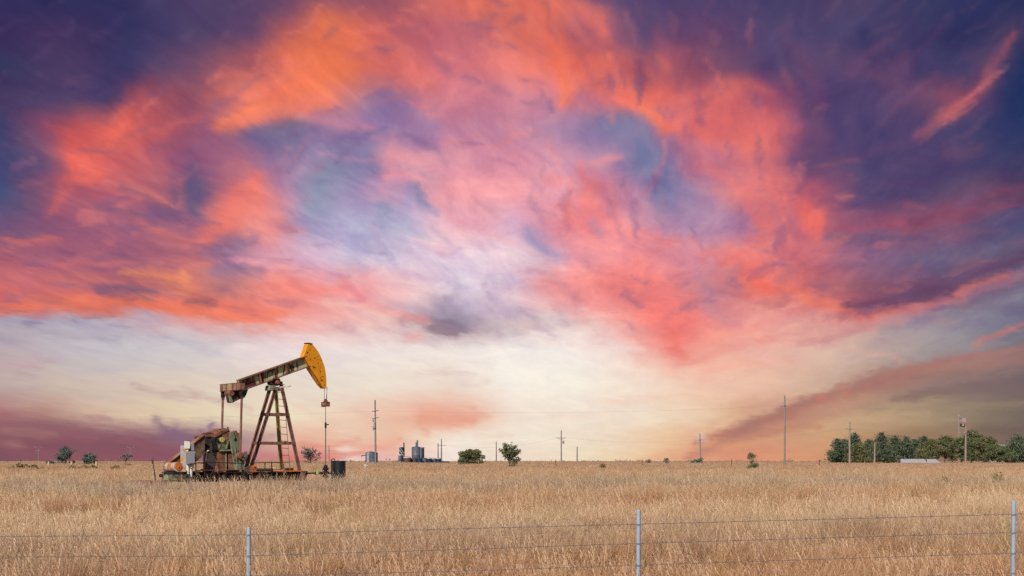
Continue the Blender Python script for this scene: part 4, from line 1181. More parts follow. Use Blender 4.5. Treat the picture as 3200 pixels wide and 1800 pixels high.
# ------------------------------------------------------------------ SKY (world nodes, all by direction: azimuth / elevation)
# broad colours of the evening sky, row by row: (x, r, g, b) in photograph pixels / display values
ROWS = {
0: [(0,50,42,92),(200,46,44,94),(400,48,45,95),(600,78,62,105),(800,85,63,105),(900,110,70,105),(1000,132,75,105),(1200,160,84,100),(1400,222,104,95),(1550,240,112,85),(1750,225,105,92),(1820,110,72,112),(2000,88,68,112),(2200,82,66,110),(2400,70,62,108),(2600,80,66,105),(2800,62,58,102),(3000,45,50,98),(3200,40,48,95)],
100: [(0,55,42,92),(200,70,50,95),(400,50,48,98),(600,75,62,105),(800,95,65,105),(900,180,88,92),(1000,240,112,78),(1100,238,108,85),(1200,205,95,98),(1400,188,92,110),(1500,190,95,110),(1600,232,114,98),(1740,245,110,85),(1800,180,90,105),(1900,160,82,108),(2000,92,70,114),(2200,115,72,110),(2400,80,65,110),(2600,72,62,108),(2800,74,64,105),(3000,46,50,98),(3200,62,54,96)],
200: [(0,50,50,95),(200,75,56,100),(400,62,58,105),(600,112,70,105),(700,152,80,96),(800,172,86,96),(900,235,110,84),(1000,250,120,75),(1100,245,116,85),(1200,228,106,100),(1400,205,105,122),(1600,238,120,115),(1760,252,112,86),(1850,240,106,88),(2000,188,88,98),(2200,140,75,102),(2400,85,65,110),(2600,88,65,106),(2800,72,60,105),(3000,62,56,102),(3120,110,64,100),(3200,25,45,95)],
300: [(0,75,60,100),(200,78,60,105),(350,70,58,105),(400,150,72,95),(450,185,82,90),(600,152,80,100),(750,225,108,95),(900,252,125,100),(1000,238,125,115),(1150,165,122,155),(1200,140,112,160),(1300,200,120,140),(1400,222,125,140),(1600,218,130,145),(1700,205,120,145),(1800,190,112,140),(1900,215,105,115),(2000,250,110,92),(2200,208,94,102),(2300,225,103,100),(2400,160,80,110),(2600,80,64,112),(2800,85,65,110),(2960,140,74,100),(3100,75,60,105),(3200,30,48,98)],
400: [(0,62,64,110),(150,150,75,104),(240,215,86,86),(400,215,90,85),(500,190,85,95),(600,170,88,110),(720,150,95,130),(800,115,92,138),(900,92,94,142),(1000,140,110,158),(1100,165,120,165),(1200,150,120,168),(1400,205,132,158),(1600,208,135,160),(1800,152,120,165),(1900,110,108,158),(2000,112,110,160),(2100,200,108,130),(2200,235,105,106),(2400,236,108,106),(2500,165,84,114),(2600,80,65,112),(2800,85,66,110),(3000,70,62,108),(3200,35,50,100)],
500: [(0,62,70,118),(130,115,78,116),(220,225,92,88),(320,225,94,92),(450,190,90,104),(600,150,88,124),(750,185,108,130),(850,155,118,160),(950,165,132,172),(1050,120,122,165),(1150,140,130,170),(1220,235,152,162),(1400,224,146,165),(1600,240,150,165),(1800,205,142,170),(1900,185,135,168),(2000,95,106,160),(2100,135,114,160),(2200,212,114,130),(2400,230,114,114),(2500,125,76,115),(2700,72,63,111),(2900,80,65,110),(3200,62,62,105)],
600: [(0,68,75,124),(200,172,84,106),(400,200,98,110),(500,180,96,112),(600,95,85,130),(700,185,100,116),(800,240,120,112),(900,185,132,165),(1000,115,128,170),(1100,165,140,182),(1200,215,155,180),(1280,170,145,185),(1400,245,155,163),(1600,250,158,167),(1780,225,150,172),(1850,240,124,128),(2000,195,140,170),(2080,105,117,168),(2200,168,125,164),(2300,226,122,126),(2450,212,104,114),(2550,175,84,110),(2700,82,68,115),(2900,85,70,110),(3100,106,74,106),(3200,90,60,95)],
700: [(0,110,80,120),(200,148,84,116),(400,172,95,120),(600,158,96,126),(700,230,118,110),(850,236,140,140),(950,168,155,192),(1100,168,166,204),(1200,160,162,200),(1300,195,176,208),(1400,238,180,195),(1500,245,170,180),(1600,228,180,202),(1720,238,145,155),(1850,250,132,136),(2000,222,145,163),(2150,182,140,174),(2300,185,130,162),(2400,208,112,124),(2520,205,98,110),(2700,138,80,114),(2900,150,80,108),(3000,140,75,104),(3100,92,76,116),(3200,78,78,122)],
800: [(0,172,90,110),(200,178,94,115),(400,166,95,120),(600,190,104,116),(700,160,112,146),(850,230,158,174),(1000,225,184,208),(1100,200,190,214),(1300,225,200,220),(1500,235,208,222),(1600,232,200,212),(1700,205,176,200),(1800,248,155,162),(2000,250,142,146),(2200,215,135,155),(2350,236,120,120),(2500,212,106,116),(2700,150,100,134),(2900,110,95,130),(3100,96,95,130),(3200,100,86,116)],
900: [(0,212,104,110),(200,196,104,115),(400,165,96,115),(600,215,118,104),(700,182,112,120),(800,242,138,125),(900,250,132,122),(1000,250,150,148),(1150,250,165,165),(1300,240,195,200),(1450,218,204,222),(1600,228,190,204),(1700,246,160,160),(1900,250,132,127),(2050,250,122,116),(2200,195,130,148),(2350,235,112,100),(2500,228,112,106),(2700,152,88,108),(2900,112,73,106),(3000,105,78,110),(3200,122,108,134)],
960: [(0,238,112,92),(200,225,110,95),(400,235,115,95),(600,246,120,95),(800,250,130,115),(950,250,150,140),(1150,245,180,175),(1300,215,180,190),(1400,165,145,170),(1500,205,185,205),(1600,215,185,200),(1700,232,180,185),(1900,250,150,145),(2080,252,122,116),(2200,225,135,140),(2400,235,140,135),(2600,225,120,115),(2800,150,85,110),(3000,125,95,120),(3200,112,106,132)],
1000: [(0,168,158,178),(200,175,165,185),(400,185,168,184),(600,222,160,160),(750,244,140,122),(800,242,145,132),(1000,245,170,165),(1200,238,192,184),(1350,170,145,162),(1450,150,128,148),(1550,195,172,186),(1700,220,195,198),(1850,240,200,190),(2000,250,152,142),(2150,252,130,120),(2300,238,142,140),(2500,230,155,148),(2700,228,138,130),(2850,185,148,154),(3000,142,135,150),(3200,106,110,135)],
1050: [(0,180,162,172),(200,185,175,187),(400,192,182,192),(600,208,190,195),(800,230,200,200),(1000,238,205,202),(1200,236,205,200),(1330,215,190,190),(1450,205,182,185),(1600,228,212,210),(1800,243,220,214),(1950,248,185,175),(2100,252,138,126),(2300,244,155,142),(2500,235,165,152),(2700,205,165,155),(2900,165,150,155),(3200,112,112,130)],
1100: [(0,190,168,172),(200,195,184,190),(400,200,194,198),(600,212,202,202),(800,234,215,214),(1000,235,220,215),(1200,238,224,218),(1400,245,232,222),(1600,246,236,228),(1800,246,236,226),(1950,245,215,205),(2100,250,155,140),(2250,245,172,152),(2400,240,178,162),(2600,222,184,165),(2800,180,160,154),(3000,150,142,146),(3200,128,108,116)],
1200: [(0,195,170,164),(200,205,184,170),(400,215,194,180),(600,225,205,186),(800,228,210,192),(1000,232,218,202),(1200,240,225,208),(1400,238,215,200),(1600,250,240,226),(1800,248,238,222),(2000,246,222,202),(2200,245,196,170),(2400,236,188,162),(2600,205,170,148),(2750,165,128,118),(2900,148,122,116),(3200,116,98,102)],
1300: [(0,172,112,112),(150,190,142,126),(300,215,182,156),(500,225,200,166),(700,232,212,180),(900,240,222,190),(1050,240,208,182),(1150,238,195,168),(1300,238,175,146),(1450,238,178,150),(1600,243,222,204),(1800,243,227,208),(2000,242,220,196),(2200,238,204,168),(2330,215,160,126),(2450,196,136,112),(2600,205,158,124),(2800,180,150,116),(3000,150,130,106),(3200,120,105,94)],
1370: [(0,138,90,95),(200,132,82,96),(400,142,88,102),(550,145,104,116),(700,165,125,128),(850,220,182,160),(950,236,178,150),(1100,238,198,170),(1250,238,192,162),(1400,245,230,212),(1700,243,228,206),(1900,240,216,190),(2100,238,192,150),(2220,224,158,124),(2350,214,148,118),(2600,210,160,116),(2800,170,132,96),(3200,120,98,88)],
1435: [(0,130,80,96),(200,148,86,96),(400,145,83,96),(600,150,90,106),(800,200,125,128),(950,216,128,118),(1030,230,165,145),(1100,238,196,184),(1250,240,180,165),(1400,242,228,212),(1600,240,215,195),(1800,242,222,190),(2000,238,202,160),(2150,232,166,126),(2300,224,150,116),(2500,222,156,114),(2700,190,132,92),(3000,150,116,90),(3200,110,92,86)],
1470: [(0,130,80,96),(1600,240,215,195),(2300,225,142,106),(3200,110,92,86)],
}
# cloud forms laid over them: (polyline, half width, colour, opacity)
ST = [
 ([(1010,90),(1030,170),(960,260)],92,(254,120,74),.7), ([(960,230),(880,310),(760,372),(700,388)],34,(254,118,84),.8),
 ([(1040,300),(900,350),(760,385)],26,(255,124,98),.7), ([(1180,180),(1260,220),(1330,250)],50,(240,112,98),.5),
 ([(400,360),(330,420),(250,470),(220,520)],26,(238,94,82),.6), ([(300,430),(400,440),(520,400),(640,360)],20,(206,90,90),.4),
 ([(240,555),(200,610),(150,660)],16,(220,98,98),.6), ([(260,520),(310,555),(250,560)],18,(246,104,88),.7),
 ([(330,575),(430,600),(520,632),(548,660),(565,625)],9,(240,126,108),.7), ([(380,590),(480,640),(560,668)],14,(120,84,122),.5),
 ([(420,690),(470,715),(560,745),(650,748)],11,(228,116,106),.6), ([(300,650),(420,672),(560,690)],14,(118,80,120),.5),
 ([(640,738),(700,680),(760,610),(800,560)],30,(246,115,104),.7), ([(770,720),(830,725),(850,700)],24,(246,142,138),.6),
 ([(600,520),(615,600),(600,660)],22,(90,86,130),.45), ([(560,560),(575,620),(570,675)],10,(190,100,110),.5),
 ([(800,420),(870,430),(930,470)],32,(98,98,146),.5), ([(980,560),(1040,545),(1110,560)],34,(104,118,164),.5),
 ([(1110,520),(1150,505),(1165,540)],20,(100,114,164),.55), ([(1185,650),(1215,672)],22,(112,132,176),.55), ([(950,655),(1020,665)],24,(120,135,176),.6),
 ([(1306,590),(1315,622),(1340,640)],11,(96,120,170),.7), ([(1330,635),(1380,675)],10,(150,150,190),.6),
 ([(1180,345),(1230,330),(1270,350)],34,(140,112,160),.45), ([(1060,430),(1140,430)],24,(112,100,152),.6), ([(1300,430),(1360,400)],46,(150,118,168),.5),
 ([(1185,565),(1240,555),(1290,565)],14,(250,150,158),.8), ([(1285,545),(1340,600),(1400,660),(1440,690)],14,(246,158,165),.6),
 ([(1300,745),(1350,760),(1400,775)],16,(248,190,198),.6), ([(1240,700),(1330,740)],18,(150,160,200),.45),
 ([(930,360),(1050,390),(1170,400)],16,(220,130,150),.5), ([(1000,490),(1100,505),(1180,510)],10,(228,150,170),.5),
 # right-hand flame cloud
 ([(1660,10),(1720,90),(1770,200),(1765,300)],34,(252,112,82),.65), ([(1800,30),(1880,60),(1890,100)],34,(236,108,98),.75), ([(1700,40),(1830,10)],20,(230,105,90),.4),
 ([(1790,190),(1880,270),(1960,310)],26,(246,108,88),.6), ([(1960,300),(2030,350),(2080,400),(2110,395)],26,(254,114,88),.85), ([(1920,280),(1985,345)],24,(250,112,96),.6),
 ([(1990,180),(2010,240),(2000,290)],14,(130,72,104),.7), ([(2060,180),(2090,215)],16,(224,102,92),.7), ([(2060,110),(2090,180),(2150,160)],24,(170,84,104),.5),
 ([(2110,390),(2200,420),(2300,440),(2400,460)],26,(244,110,98),.5), ([(2200,290),(2280,250),(2350,270),(2400,290)],20,(220,100,98),.55), ([(2280,330),(2400,340),(2490,400)],24,(212,96,104),.45),
 ([(2150,330),(2220,300)],20,(180,86,104),.5), ([(2400,480),(2440,560),(2470,620)],30,(226,106,112),.45), ([(2230,530),(2320,580),(2370,640),(2400,715)],20,(234,112,112),.55),
 ([(2330,650),(2400,720)],14,(240,110,108),.6), ([(2510,250),(2530,400),(2540,520)],30,(88,66,112),.5), ([(2470,700),(2520,740)],24,(170,90,125),.5),
 ([(1860,370),(1940,385),(2000,420),(2050,480)],28,(110,110,160),.5), ([(2000,470),(2050,520)],24,(94,108,160),.5), ([(2090,510),(2070,570),(2050,610)],22,(98,112,164),.6),
 ([(1818,512),(1840,570),(1850,640),(1900,690)],9,(252,132,128),.85), ([(1840,515),(1890,500),(1930,490)],10,(240,140,150),.7), ([(1900,690),(1980,735),(2080,760)],22,(250,134,134),.6),
 ([(2085,440),(2085,490),(2060,570),(2015,610)],9,(205,118,140),.7), ([(1720,570),(1770,560)],12,(248,130,130),.6), ([(1750,640),(1830,700),(1840,720)],12,(240,118,125),.6),
 ([(1850,700),(1865,730)],14,(170,130,165),.6), ([(1640,720),(1700,790),(1730,810)],16,(160,158,195),.7), ([(1600,740),(1660,780)],12,(205,185,210),.5),
 ([(2510,640),(2545,690),(2560,725)],30,(234,98,94),.85), ([(2560,590),(2590,620)],18,(170,80,105),.5), ([(2590,722),(2740,715),(2880,690),(3000,665),(3200,640)],9,(168,72,98),.6),
 ([(2860,690),(3000,655),(3200,600)],24,(112,62,96),.6), ([(2850,630),(2880,645)],10,(180,84,100),.5), ([(2600,745),(2800,740),(3000,710),(3200,680)],14,(92,82,120),.45),
 ([(2860,425),(2930,370),(2990,325),(3060,270),(3100,210),(3160,110)],17,(196,86,96),.55), ([(2930,380),(3000,320)],14,(206,92,94),.45), ([(3140,200),(3160,330)],40,(28,46,98),.6),
 ([(2720,230),(2780,250),(2840,180)],30,(122,68,104),.5), ([(2690,90),(2720,180)],26,(44,46,98),.5), ([(2960,480),(3060,460)],18,(130,74,104),.4), ([(2700,380),(2750,420)],30,(56,56,106),.4),
 ([(1480,700),(1600,760),(1760,840)],9,(250,178,182),.5), ([(2170,440),(2240,500),(2320,560)],20,(186,112,146),.45), ([(2290,470),(2350,540)],12,(196,104,126),.45), ([(1830,180),(1850,250),(1905,260)],14,(180,92,110),.45), ([(1905,320),(1880,280)],10,(190,96,110),.4), ([(1690,60),(1700,160),(1690,240)],14,(232,116,110),.45), ([(1740,150),(1752,240),(1748,330)],8,(254,116,80),.6), ([(2230,360),(2290,380),(2340,420)],9,(248,112,98),.55), ([(2380,330),(2420,390),(2440,460)],10,(236,106,102),.5), ([(2410,560),(2432,640),(2440,700)],9,(240,112,110),.55), ([(2520,660),(2530,700),(2536,735)],8,(248,106,98),.7), ([(2550,650),(2565,690),(2572,720)],7,(246,106,98),.6),
 ([(380,400),(345,450),(300,480)],9,(250,104,84),.5), ([(250,480),(215,540),(180,600)],8,(236,98,90),.5), ([(700,376),(860,330),(960,290)],10,(255,128,88),.5), ([(640,250),(720,230),(800,240)],9,(224,104,92),.45), ([(720,300),(800,270),(870,260)],9,(240,112,88),.45), ([(1100,160),(1160,170),(1240,230)],14,(206,96,104),.4), ([(1240,90),(1330,120),(1400,200)],22,(186,90,106),.4),
 # red body in the middle right
 ([(2020,960),(2100,1000),(2140,1020)],60,(253,118,112),.8), ([(1900,880),(2000,900),(2080,930)],46,(250,128,124),.6), ([(2090,1040),(2110,1090),(2130,1110)],30,(250,118,108),.8), ([(1700,880),(1800,920),(1950,1000)],30,(250,140,138),.5),
 ([(2130,1115),(2230,1075),(2330,1030),(2450,985)],9,(252,150,134),.6), ([(2170,1130),(2300,1085),(2420,1050)],8,(250,140,124),.6), ([(2180,1170),(2330,1140),(2480,1130)],9,(248,170,150),.6), ([(2330,1010),(2440,960),(2540,930)],9,(250,170,155),.5), ([(2250,1110),(2380,1050),(2560,1000)],7,(250,176,160),.5),
 ([(2320,850),(2390,880),(2400,910)],18,(250,96,80),.6), ([(2240,820),(2300,810),(2400,850)],22,(244,112,106),.6), ([(2360,950),(2450,940),(2400,960)],12,(190,105,115),.6), ([(2460,900),(2540,945),(2640,975)],13,(250,122,92),.75),
 ([(2620,985),(2760,985),(2850,970),(3000,915),(3150,850)],11,(246,112,98),.8), ([(2650,960),(2800,935),(2950,890),(3080,840),(3200,795)],30,(102,64,98),.75), ([(2600,940),(2750,930)],18,(160,82,104),.5),
 ([(2500,1075),(2700,1030),(2850,985),(3000,935),(3200,850)],15,(206,130,135),.55), ([(2760,1030),(3000,990),(3200,930)],30,(136,132,150),.5), ([(2200,960),(2280,1000)],18,(196,140,155),.4),
 # left bands
 ([(0,958),(130,950),(280,938),(400,945),(520,962),(650,985),(780,1004),(860,1004)],9,(254,120,82),.9), ([(520,950),(640,965),(760,985),(900,980)],18,(252,118,92),.7),
 ([(0,915),(150,920),(300,910)],12,(226,106,100),.6), ([(120,880),(260,870),(420,880),(560,870)],10,(222,112,102),.6), ([(380,850),(470,860),(560,880),(590,905)],12,(246,138,92),.75), ([(560,845),(575,870)],12,(252,150,96),.7),
 ([(300,910),(420,912),(500,920)],14,(120,84,116),.75), ([(600,940),(650,948),(680,955)],12,(152,92,100),.8), ([(180,830),(330,815),(420,825)],10,(208,106,110),.6), ([(460,835),(560,810),(640,830)],10,(214,118,110),.5),
 ([(660,850),(740,835),(800,850)],14,(136,110,146),.6), ([(680,760),(780,750)],22,(130,108,150),.6), ([(720,812),(800,825),(840,838)],11,(250,160,170),.75), ([(0,740),(100,750),(200,755)],8,(232,108,98),.7), ([(0,800),(200,790),(400,800)],12,(140,84,118),.5),
 ([(820,880),(950,905),(1080,890)],18,(252,132,120),.5), ([(1060,860),(1110,920),(1160,950)],13,(252,145,145),.6), ([(1120,940),(1250,985),(1330,1010)],10,(240,135,135),.7), ([(1000,945),(1150,960),(1250,985)],12,(250,190,180),.5),
 ([(1250,1055),(1310,1050)],9,(250,160,150),.6), ([(1335,1012),(1395,1018),(1470,1032)],10,(116,98,124),.7), ([(1395,1000),(1440,1012)],8,(124,104,130),.45), ([(1250,1000),(1340,1022),(1560,1036)],7,(176,140,152),.5), ([(1370,990),(1450,985),(1490,1005)],16,(170,162,188),.45), ([(1480,1020),(1600,1030),(1680,1020)],14,(190,165,172),.5), ([(1330,1030),(1430,1042)],10,(130,100,115),.6),
 ([(1530,870),(1620,890)],16,(190,180,208),.4), ([(1700,1070),(1850,1090)],14,(250,215,208),.4),
 # low wisps over the horizon
 ([(410,1205),(440,1215),(520,1232),(620,1245)],9,(184,148,148),.55), ([(570,1205),(600,1225),(680,1250),(780,1275)],7,(196,156,152),.55), ([(620,1230),(720,1262),(790,1300)],6,(214,176,168),.5),
 ([(240,1305),(265,1315),(330,1305),(350,1318)],9,(176,128,130),.65), ([(0,1275),(60,1285),(110,1300)],6,(190,135,135),.5), ([(0,1140),(80,1140),(180,1130)],7,(200,150,155),.6), ([(40,1180),(120,1172)],6,(180,155,160),.5), ([(100,1110),(140,1125)],5,(190,155,160),.5),
 ([(530,1140),(600,1150)],18,(196,186,190),.35), ([(560,1080),(680,1095)],18,(186,184,196),.35), ([(1310,1168),(1420,1160),(1480,1170)],7,(224,192,184),.6), ([(1430,1195),(1500,1200),(1530,1185)],9,(232,204,192),.6), ([(880,1250),(960,1285),(980,1290)],5,(240,190,175),.6),
 ([(0,1330),(150,1330),(330,1365),(480,1395)],26,(140,88,100),.7), ([(0,1395),(150,1400),(420,1410),(620,1420)],26,(142,82,96),.7), ([(100,1372),(200,1362),(300,1372)],9,(160,98,102),.5), ([(90,1388),(200,1390),(420,1400)],8,(126,78,95),.5), ([(20,1385),(80,1395)],7,(172,118,110),.5),
 ([(490,1305),(500,1330),(540,1360),(620,1385)],12,(136,100,124),.75), ([(540,1312),(546,1345),(570,1370)],7,(140,105,125),.7), ([(520,1358),(600,1370),(680,1385)],16,(134,98,122),.7), ([(625,1345),(640,1370)],8,(140,104,126),.7), ([(655,1325),(664,1345),(655,1375)],9,(128,96,126),.85), ([(700,1390),(800,1375),(860,1360)],14,(170,130,135),.5),
 ([(1290,1275),(1360,1268),(1440,1285),(1530,1300)],12,(240,176,154),.7), ([(1310,1305),(1380,1318),(1480,1310)],22,(238,156,130),.75), ([(1320,1335),(1340,1358)],9,(240,165,138),.7), ([(1120,1275),(1200,1295),(1300,1280)],16,(243,196,176),.55), ([(1150,1310),(1205,1330)],8,(240,190,172),.5),
 ([(940,1385),(990,1398),(1050,1392),(1120,1375)],7,(236,138,118),.75), ([(1100,1395),(1200,1390),(1250,1375)],10,(240,164,140),.7), ([(1120,1405),(1230,1400)],7,(240,150,128),.6), ([(900,1432),(1020,1425),(1130,1418)],8,(226,112,104),.8), ([(1140,1440),(1230,1420)],8,(235,170,165),.5), ([(880,1405),(960,1418)],8,(222,140,130),.6), ([(1060,1405),(1120,1410)],8,(248,232,208),.6), ([(1080,1440),(1120,1436)],6,(246,236,228),.7),
 ([(1480,1365),(1600,1362)],5,(240,205,172),.6), ([(1500,1388),(1560,1385)],5,(240,200,170),.5),
 ([(2450,90),(2520,200),(2560,330)],22,(112,66,106),.4), ([(2650,240),(2700,180),(2780,120)],18,(122,68,104),.4), ([(2800,330),(2860,280),(2920,230)],14,(142,74,104),.4), ([(2560,520),(2700,480),(2850,450)],14,(112,68,110),.35), ([(2880,160),(2930,110),(2980,40)],14,(96,60,104),.35), ([(2620,600),(2760,580),(2900,560)],12,(104,66,110),.35),
 ([(2640,700),(2800,690),(2960,655),(3200,580)],7,(150,72,98),.45), ([(2700,760),(2900,745),(3100,700)],7,(120,84,116),.4),
 ([(0,1345),(90,1350),(170,1360)],9,(180,126,118),.5), ([(0,1384),(60,1390)],7,(176,122,114),.5), ([(0,1296),(120,1306),(260,1336),(420,1374)],6,(158,104,110),.55), ([(40,1322),(200,1338),(330,1362)],5,(150,98,106),.5), ([(0,1262),(100,1272)],6,(204,160,152),.4), ([(150,1225),(300,1236),(420,1232)],6,(196,170,164),.4), ([(30,1215),(140,1208)],6,(184,160,162),.45), ([(200,1165),(420,1150)],8,(184,176,188),.4), ([(620,1165),(760,1180)],8,(206,194,196),.4), ([(0,1060),(200,1050),(380,1062)],9,(164,154,174),.45), ([(60,1015),(240,1008)],8,(160,148,172),.4), ([(430,1040),(640,1066),(800,1062)],9,(190,176,188),.4),
 # right diagonal bands
 ([(2300,1396),(2480,1356),(2700,1312),(2900,1290)],9,(210,170,130),.5), ([(2480,1312),(2680,1264),(2860,1230)],5,(202,152,124),.45), ([(2600,1345),(2800,1322),(3000,1310)],7,(196,164,128),.4),
 ([(2171,1384),(2290,1344),(2401,1311),(2457,1280),(2594,1236),(2749,1187),(2966,1131),(3200,1087)],11,(174,110,104),.7), ([(2150,1372),(2290,1312),(2401,1278),(2457,1246),(2594,1202),(2749,1153)],7,(238,198,166),.45), ([(2749,1153),(2966,1097),(3200,1052)],8,(160,142,142),.4),
 ([(2230,1366),(2345,1338),(2470,1300),(2620,1250)],9,(206,122,100),.5), ([(2340,1372),(2470,1336),(2625,1290),(2760,1256)],7,(182,128,108),.5), ([(2560,1330),(2760,1285),(2960,1240)],8,(206,170,128),.4), ([(2811,1244),(3028,1200),(3200,1163)],9,(132,100,98),.55), ([(2700,1215),(2900,1170),(3100,1135)],6,(140,98,100),.5), ([(2640,1246),(2800,1206),(2980,1165)],5,(160,112,104),.45), ([(2860,1205),(3060,1165),(3200,1130)],6,(152,118,110),.4), ([(2480,1268),(2600,1232),(2700,1204)],5,(196,126,112),.5),
 ([(2150,1423),(2300,1412),(2500,1412)],5,(220,136,102),.5), ([(2250,1395),(2400,1385),(2560,1378)],5,(214,146,112),.5),
 ([(2150,1430),(2230,1395),(2350,1330),(2500,1265),(2650,1205),(2850,1150),(3050,1110),(3200,1085)],15,(166,116,108),.65), ([(2290,1370),(2420,1310),(2560,1260),(2720,1215),(2900,1165),(3200,1120)],24,(178,118,104),.6), ([(2500,1300),(2620,1270),(2720,1250)],14,(196,138,112),.4), ([(2560,1240),(2580,1250)],9,(222,124,100),.7), ([(2630,1200),(2650,1240)],9,(208,122,102),.5),
 ([(2200,1380),(2330,1368),(2460,1345),(2560,1335)],7,(196,124,100),.6), ([(2180,1395),(2330,1390),(2450,1365)],10,(226,150,110),.5), ([(2150,1420),(2320,1405),(2500,1405),(2600,1400)],7,(226,142,106),.6), ([(2100,1435),(2300,1430),(2550,1430)],8,(228,144,104),.5), ([(2000,1440),(2150,1405),(2230,1375)],12,(234,165,122),.45),
 ([(2800,1250),(3000,1225),(3200,1215)],12,(130,102,96),.5), ([(2700,1280),(2900,1270),(3200,1262)],14,(166,140,112),.5), ([(2750,1360),(3000,1365)],9,(156,116,94),.4), ([(3050,1340),(3200,1350)],14,(110,92,88),.5), ([(2650,1370),(2900,1375)],6,(166,112,92),.4), ([(2850,1180),(3050,1165),(3200,1150)],10,(146,112,108),.5),
 ([(3040,1075),(3090,1050),(3140,1030),(3200,1010)],9,(214,122,112),.8), ([(2650,1100),(2780,1110),(2810,1125)],7,(226,168,148),.6), ([(2800,1100),(2815,1135)],7,(214,150,132),.6), ([(3000,1110),(3090,1110)],9,(186,122,118),.5),
 ([(1850,1265),(2050,1245),(2200,1225),(2300,1220)],7,(244,196,172),.55), ([(1720,1300),(1900,1295)],7,(243,205,182),.5), ([(1900,1345),(2000,1325),(2080,1310)],6,(246,236,216),.5), ([(1900,1270),(2000,1262)],8,(242,204,184),.4), ([(2180,1365),(2195,1372)],9,(250,240,220),.5),
]
def srgb2lin(c):
    c = np.asarray(c, dtype=np.float64) / 255.0
    return np.where(c <= .04045, c / 12.92, ((c + .055) / 1.055) ** 2.4)
AZ0, AZ1, EL0, EL1 = R(-22.5), R(22.5), R(0.0), R(19.5)
SEG, STOPS, BANDS, PER = 8, 31, 22, 6
NR = BANDS * PER + 1
NX = SEG * (STOPS - 1) + 1
def paint_sky():
    us = np.linspace(AZ0, AZ1, NX); vs = np.linspace(EL0, EL1, NR)
    A, E_ = np.meshgrid(us, vs)
    X = 1600 + F * np.tan(A); Y = HY - F * np.tan(E_) / np.cos(A)
    ky = sorted(ROWS)
    gx = np.arange(-400, 3601, 20)
    tab = np.zeros((len(ky), len(gx), 3))
    for i, k in enumerate(ky):
        r = ROWS[k]; xs = [q[0] for q in r]
        for ch in range(3): tab[i, :, ch] = np.interp(gx, xs, [q[1 + ch] for q in r])
    Yc = np.clip(Y, ky[0], ky[-1])
    img = np.zeros(X.shape + (3,))
    i = np.clip(np.searchsorted(ky, Yc, side='right') - 1, 0, len(ky) - 2)
    kk = np.array(ky, dtype=float)
    t = (Yc - kk[i]) / (kk[i + 1] - kk[i]); t = t * t * (3 - 2 * t) * .5 + t * .5
    fx = np.clip((X + 400) / 20, 0, len(gx) - 1.001); j = fx.astype(int); w = fx - j
    for ch in range(3):
        a = tab[i, j, ch] * (1 - w) + tab[i, j + 1, ch] * w
        b = tab[i + 1, j, ch] * (1 - w) + tab[i + 1, j + 1, ch] * w
        img[..., ch] = a * (1 - t) + b * t
    for (pl, hw, col, al) in ST:
        d2 = np.full(X.shape, 1e12); tt = np.zeros(X.shape)
        L = 0; segs = []
        for p, q in zip(pl[:-1], pl[1:]):
            l = math.hypot(q[0] - p[0], q[1] - p[1]); segs.append((p, q, L, l)); L += l
        for (p, q, l0, l) in segs:
            dx, dy = q[0] - p[0], q[1] - p[1]
            s = np.clip(((X - p[0]) * dx + (Y - p[1]) * dy) / (l * l + 1e-9), 0, 1)
            dd = (X - p[0] - s * dx) ** 2 + (Y - p[1] - s * dy) ** 2
            m = dd < d2; d2 = np.where(m, dd, d2); tt = np.where(m, (l0 + s * l) / L, tt)
        wl = max(hw, 5.5) * (.65 + .35 * np.sin(np.pi * np.clip(tt, .02, .98)))
        a = np.clip(al * np.exp(-(d2 / (wl * 1.25) ** 2) ** .9) * min(1, .45 + hw / 20), 0, 1)
        img = img * (1 - a[..., None]) + np.array(col, dtype=float) * a[..., None]
    # many small wisps combed along the drift of the cloud sheet
    rw = np.random.default_rng(5)
    for _ in range(520):
        x0, y0 = rw.uniform(-100, 3300), rw.uniform(-40, 1020)
        if x0 < 1100: ang = -28 + rw.normal(0, 14) if y0 < 620 else -2 + rw.normal(0, 8)
        elif x0 < 1650: ang = (25 if y0 > 480 else 10) + rw.normal(0, 22)
        elif x0 < 2520: ang = (72 if y0 < 760 else 38 if x0 < 2000 else -18) + rw.normal(0, 16)
        else: ang = (-42 if y0 < 480 else -16) + rw.normal(0, 9)
        a_ = math.radians(ang); L = rw.uniform(40, 150); bend = rw.normal(0, .25)
        p = np.array([x0, y0]); pl = [p]
        for k in range(4):
            p = p + L / 4 * np.array([math.cos(a_ + bend * k / 4), math.sin(a_ + bend * k / 4)]); pl.append(p)
        mid = pl[2]; d = (X - mid[0]) ** 2 + (Y - mid[1]) ** 2
        iy, ix = np.unravel_index(np.argmin(d), d.shape); c0 = img[iy, ix]
        warm = c0[0] - c0[2]
        if rw.random() < .52:
            col = c0 + (np.array([255, 128, 112]) - c0) * (.55 if warm > 15 else .30)
            if c0.mean() > 175: col = c0 + np.array([14, 4, 2])
        else:
            col = c0 + (np.array([108, 84, 136]) - c0) * (.55 if c0.mean() < 175 else .32)
        if c0.mean() < 92: col = c0 + (col - c0) * .45
        w_ = rw.uniform(6, 15); al = rw.uniform(.3, .62)
        d2 = np.full(X.shape, 1e12); tt = np.zeros(X.shape)
        for k in range(4):
            q0, q1 = pl[k], pl[k + 1]; dx, dy = q1 - q0
            t_ = np.clip(((X - q0[0]) * dx + (Y - q0[1]) * dy) / (dx * dx + dy * dy), 0, 1)
            dd = (X - q0[0] - t_ * dx) ** 2 + (Y - q0[1] - t_ * dy) ** 2
            m = dd < d2; d2 = np.where(m, dd, d2); tt = np.where(m, (k + t_) / 4, tt)
        wl = w_ * (.35 + .65 * np.sin(np.pi * np.clip(tt, .03, .97)))
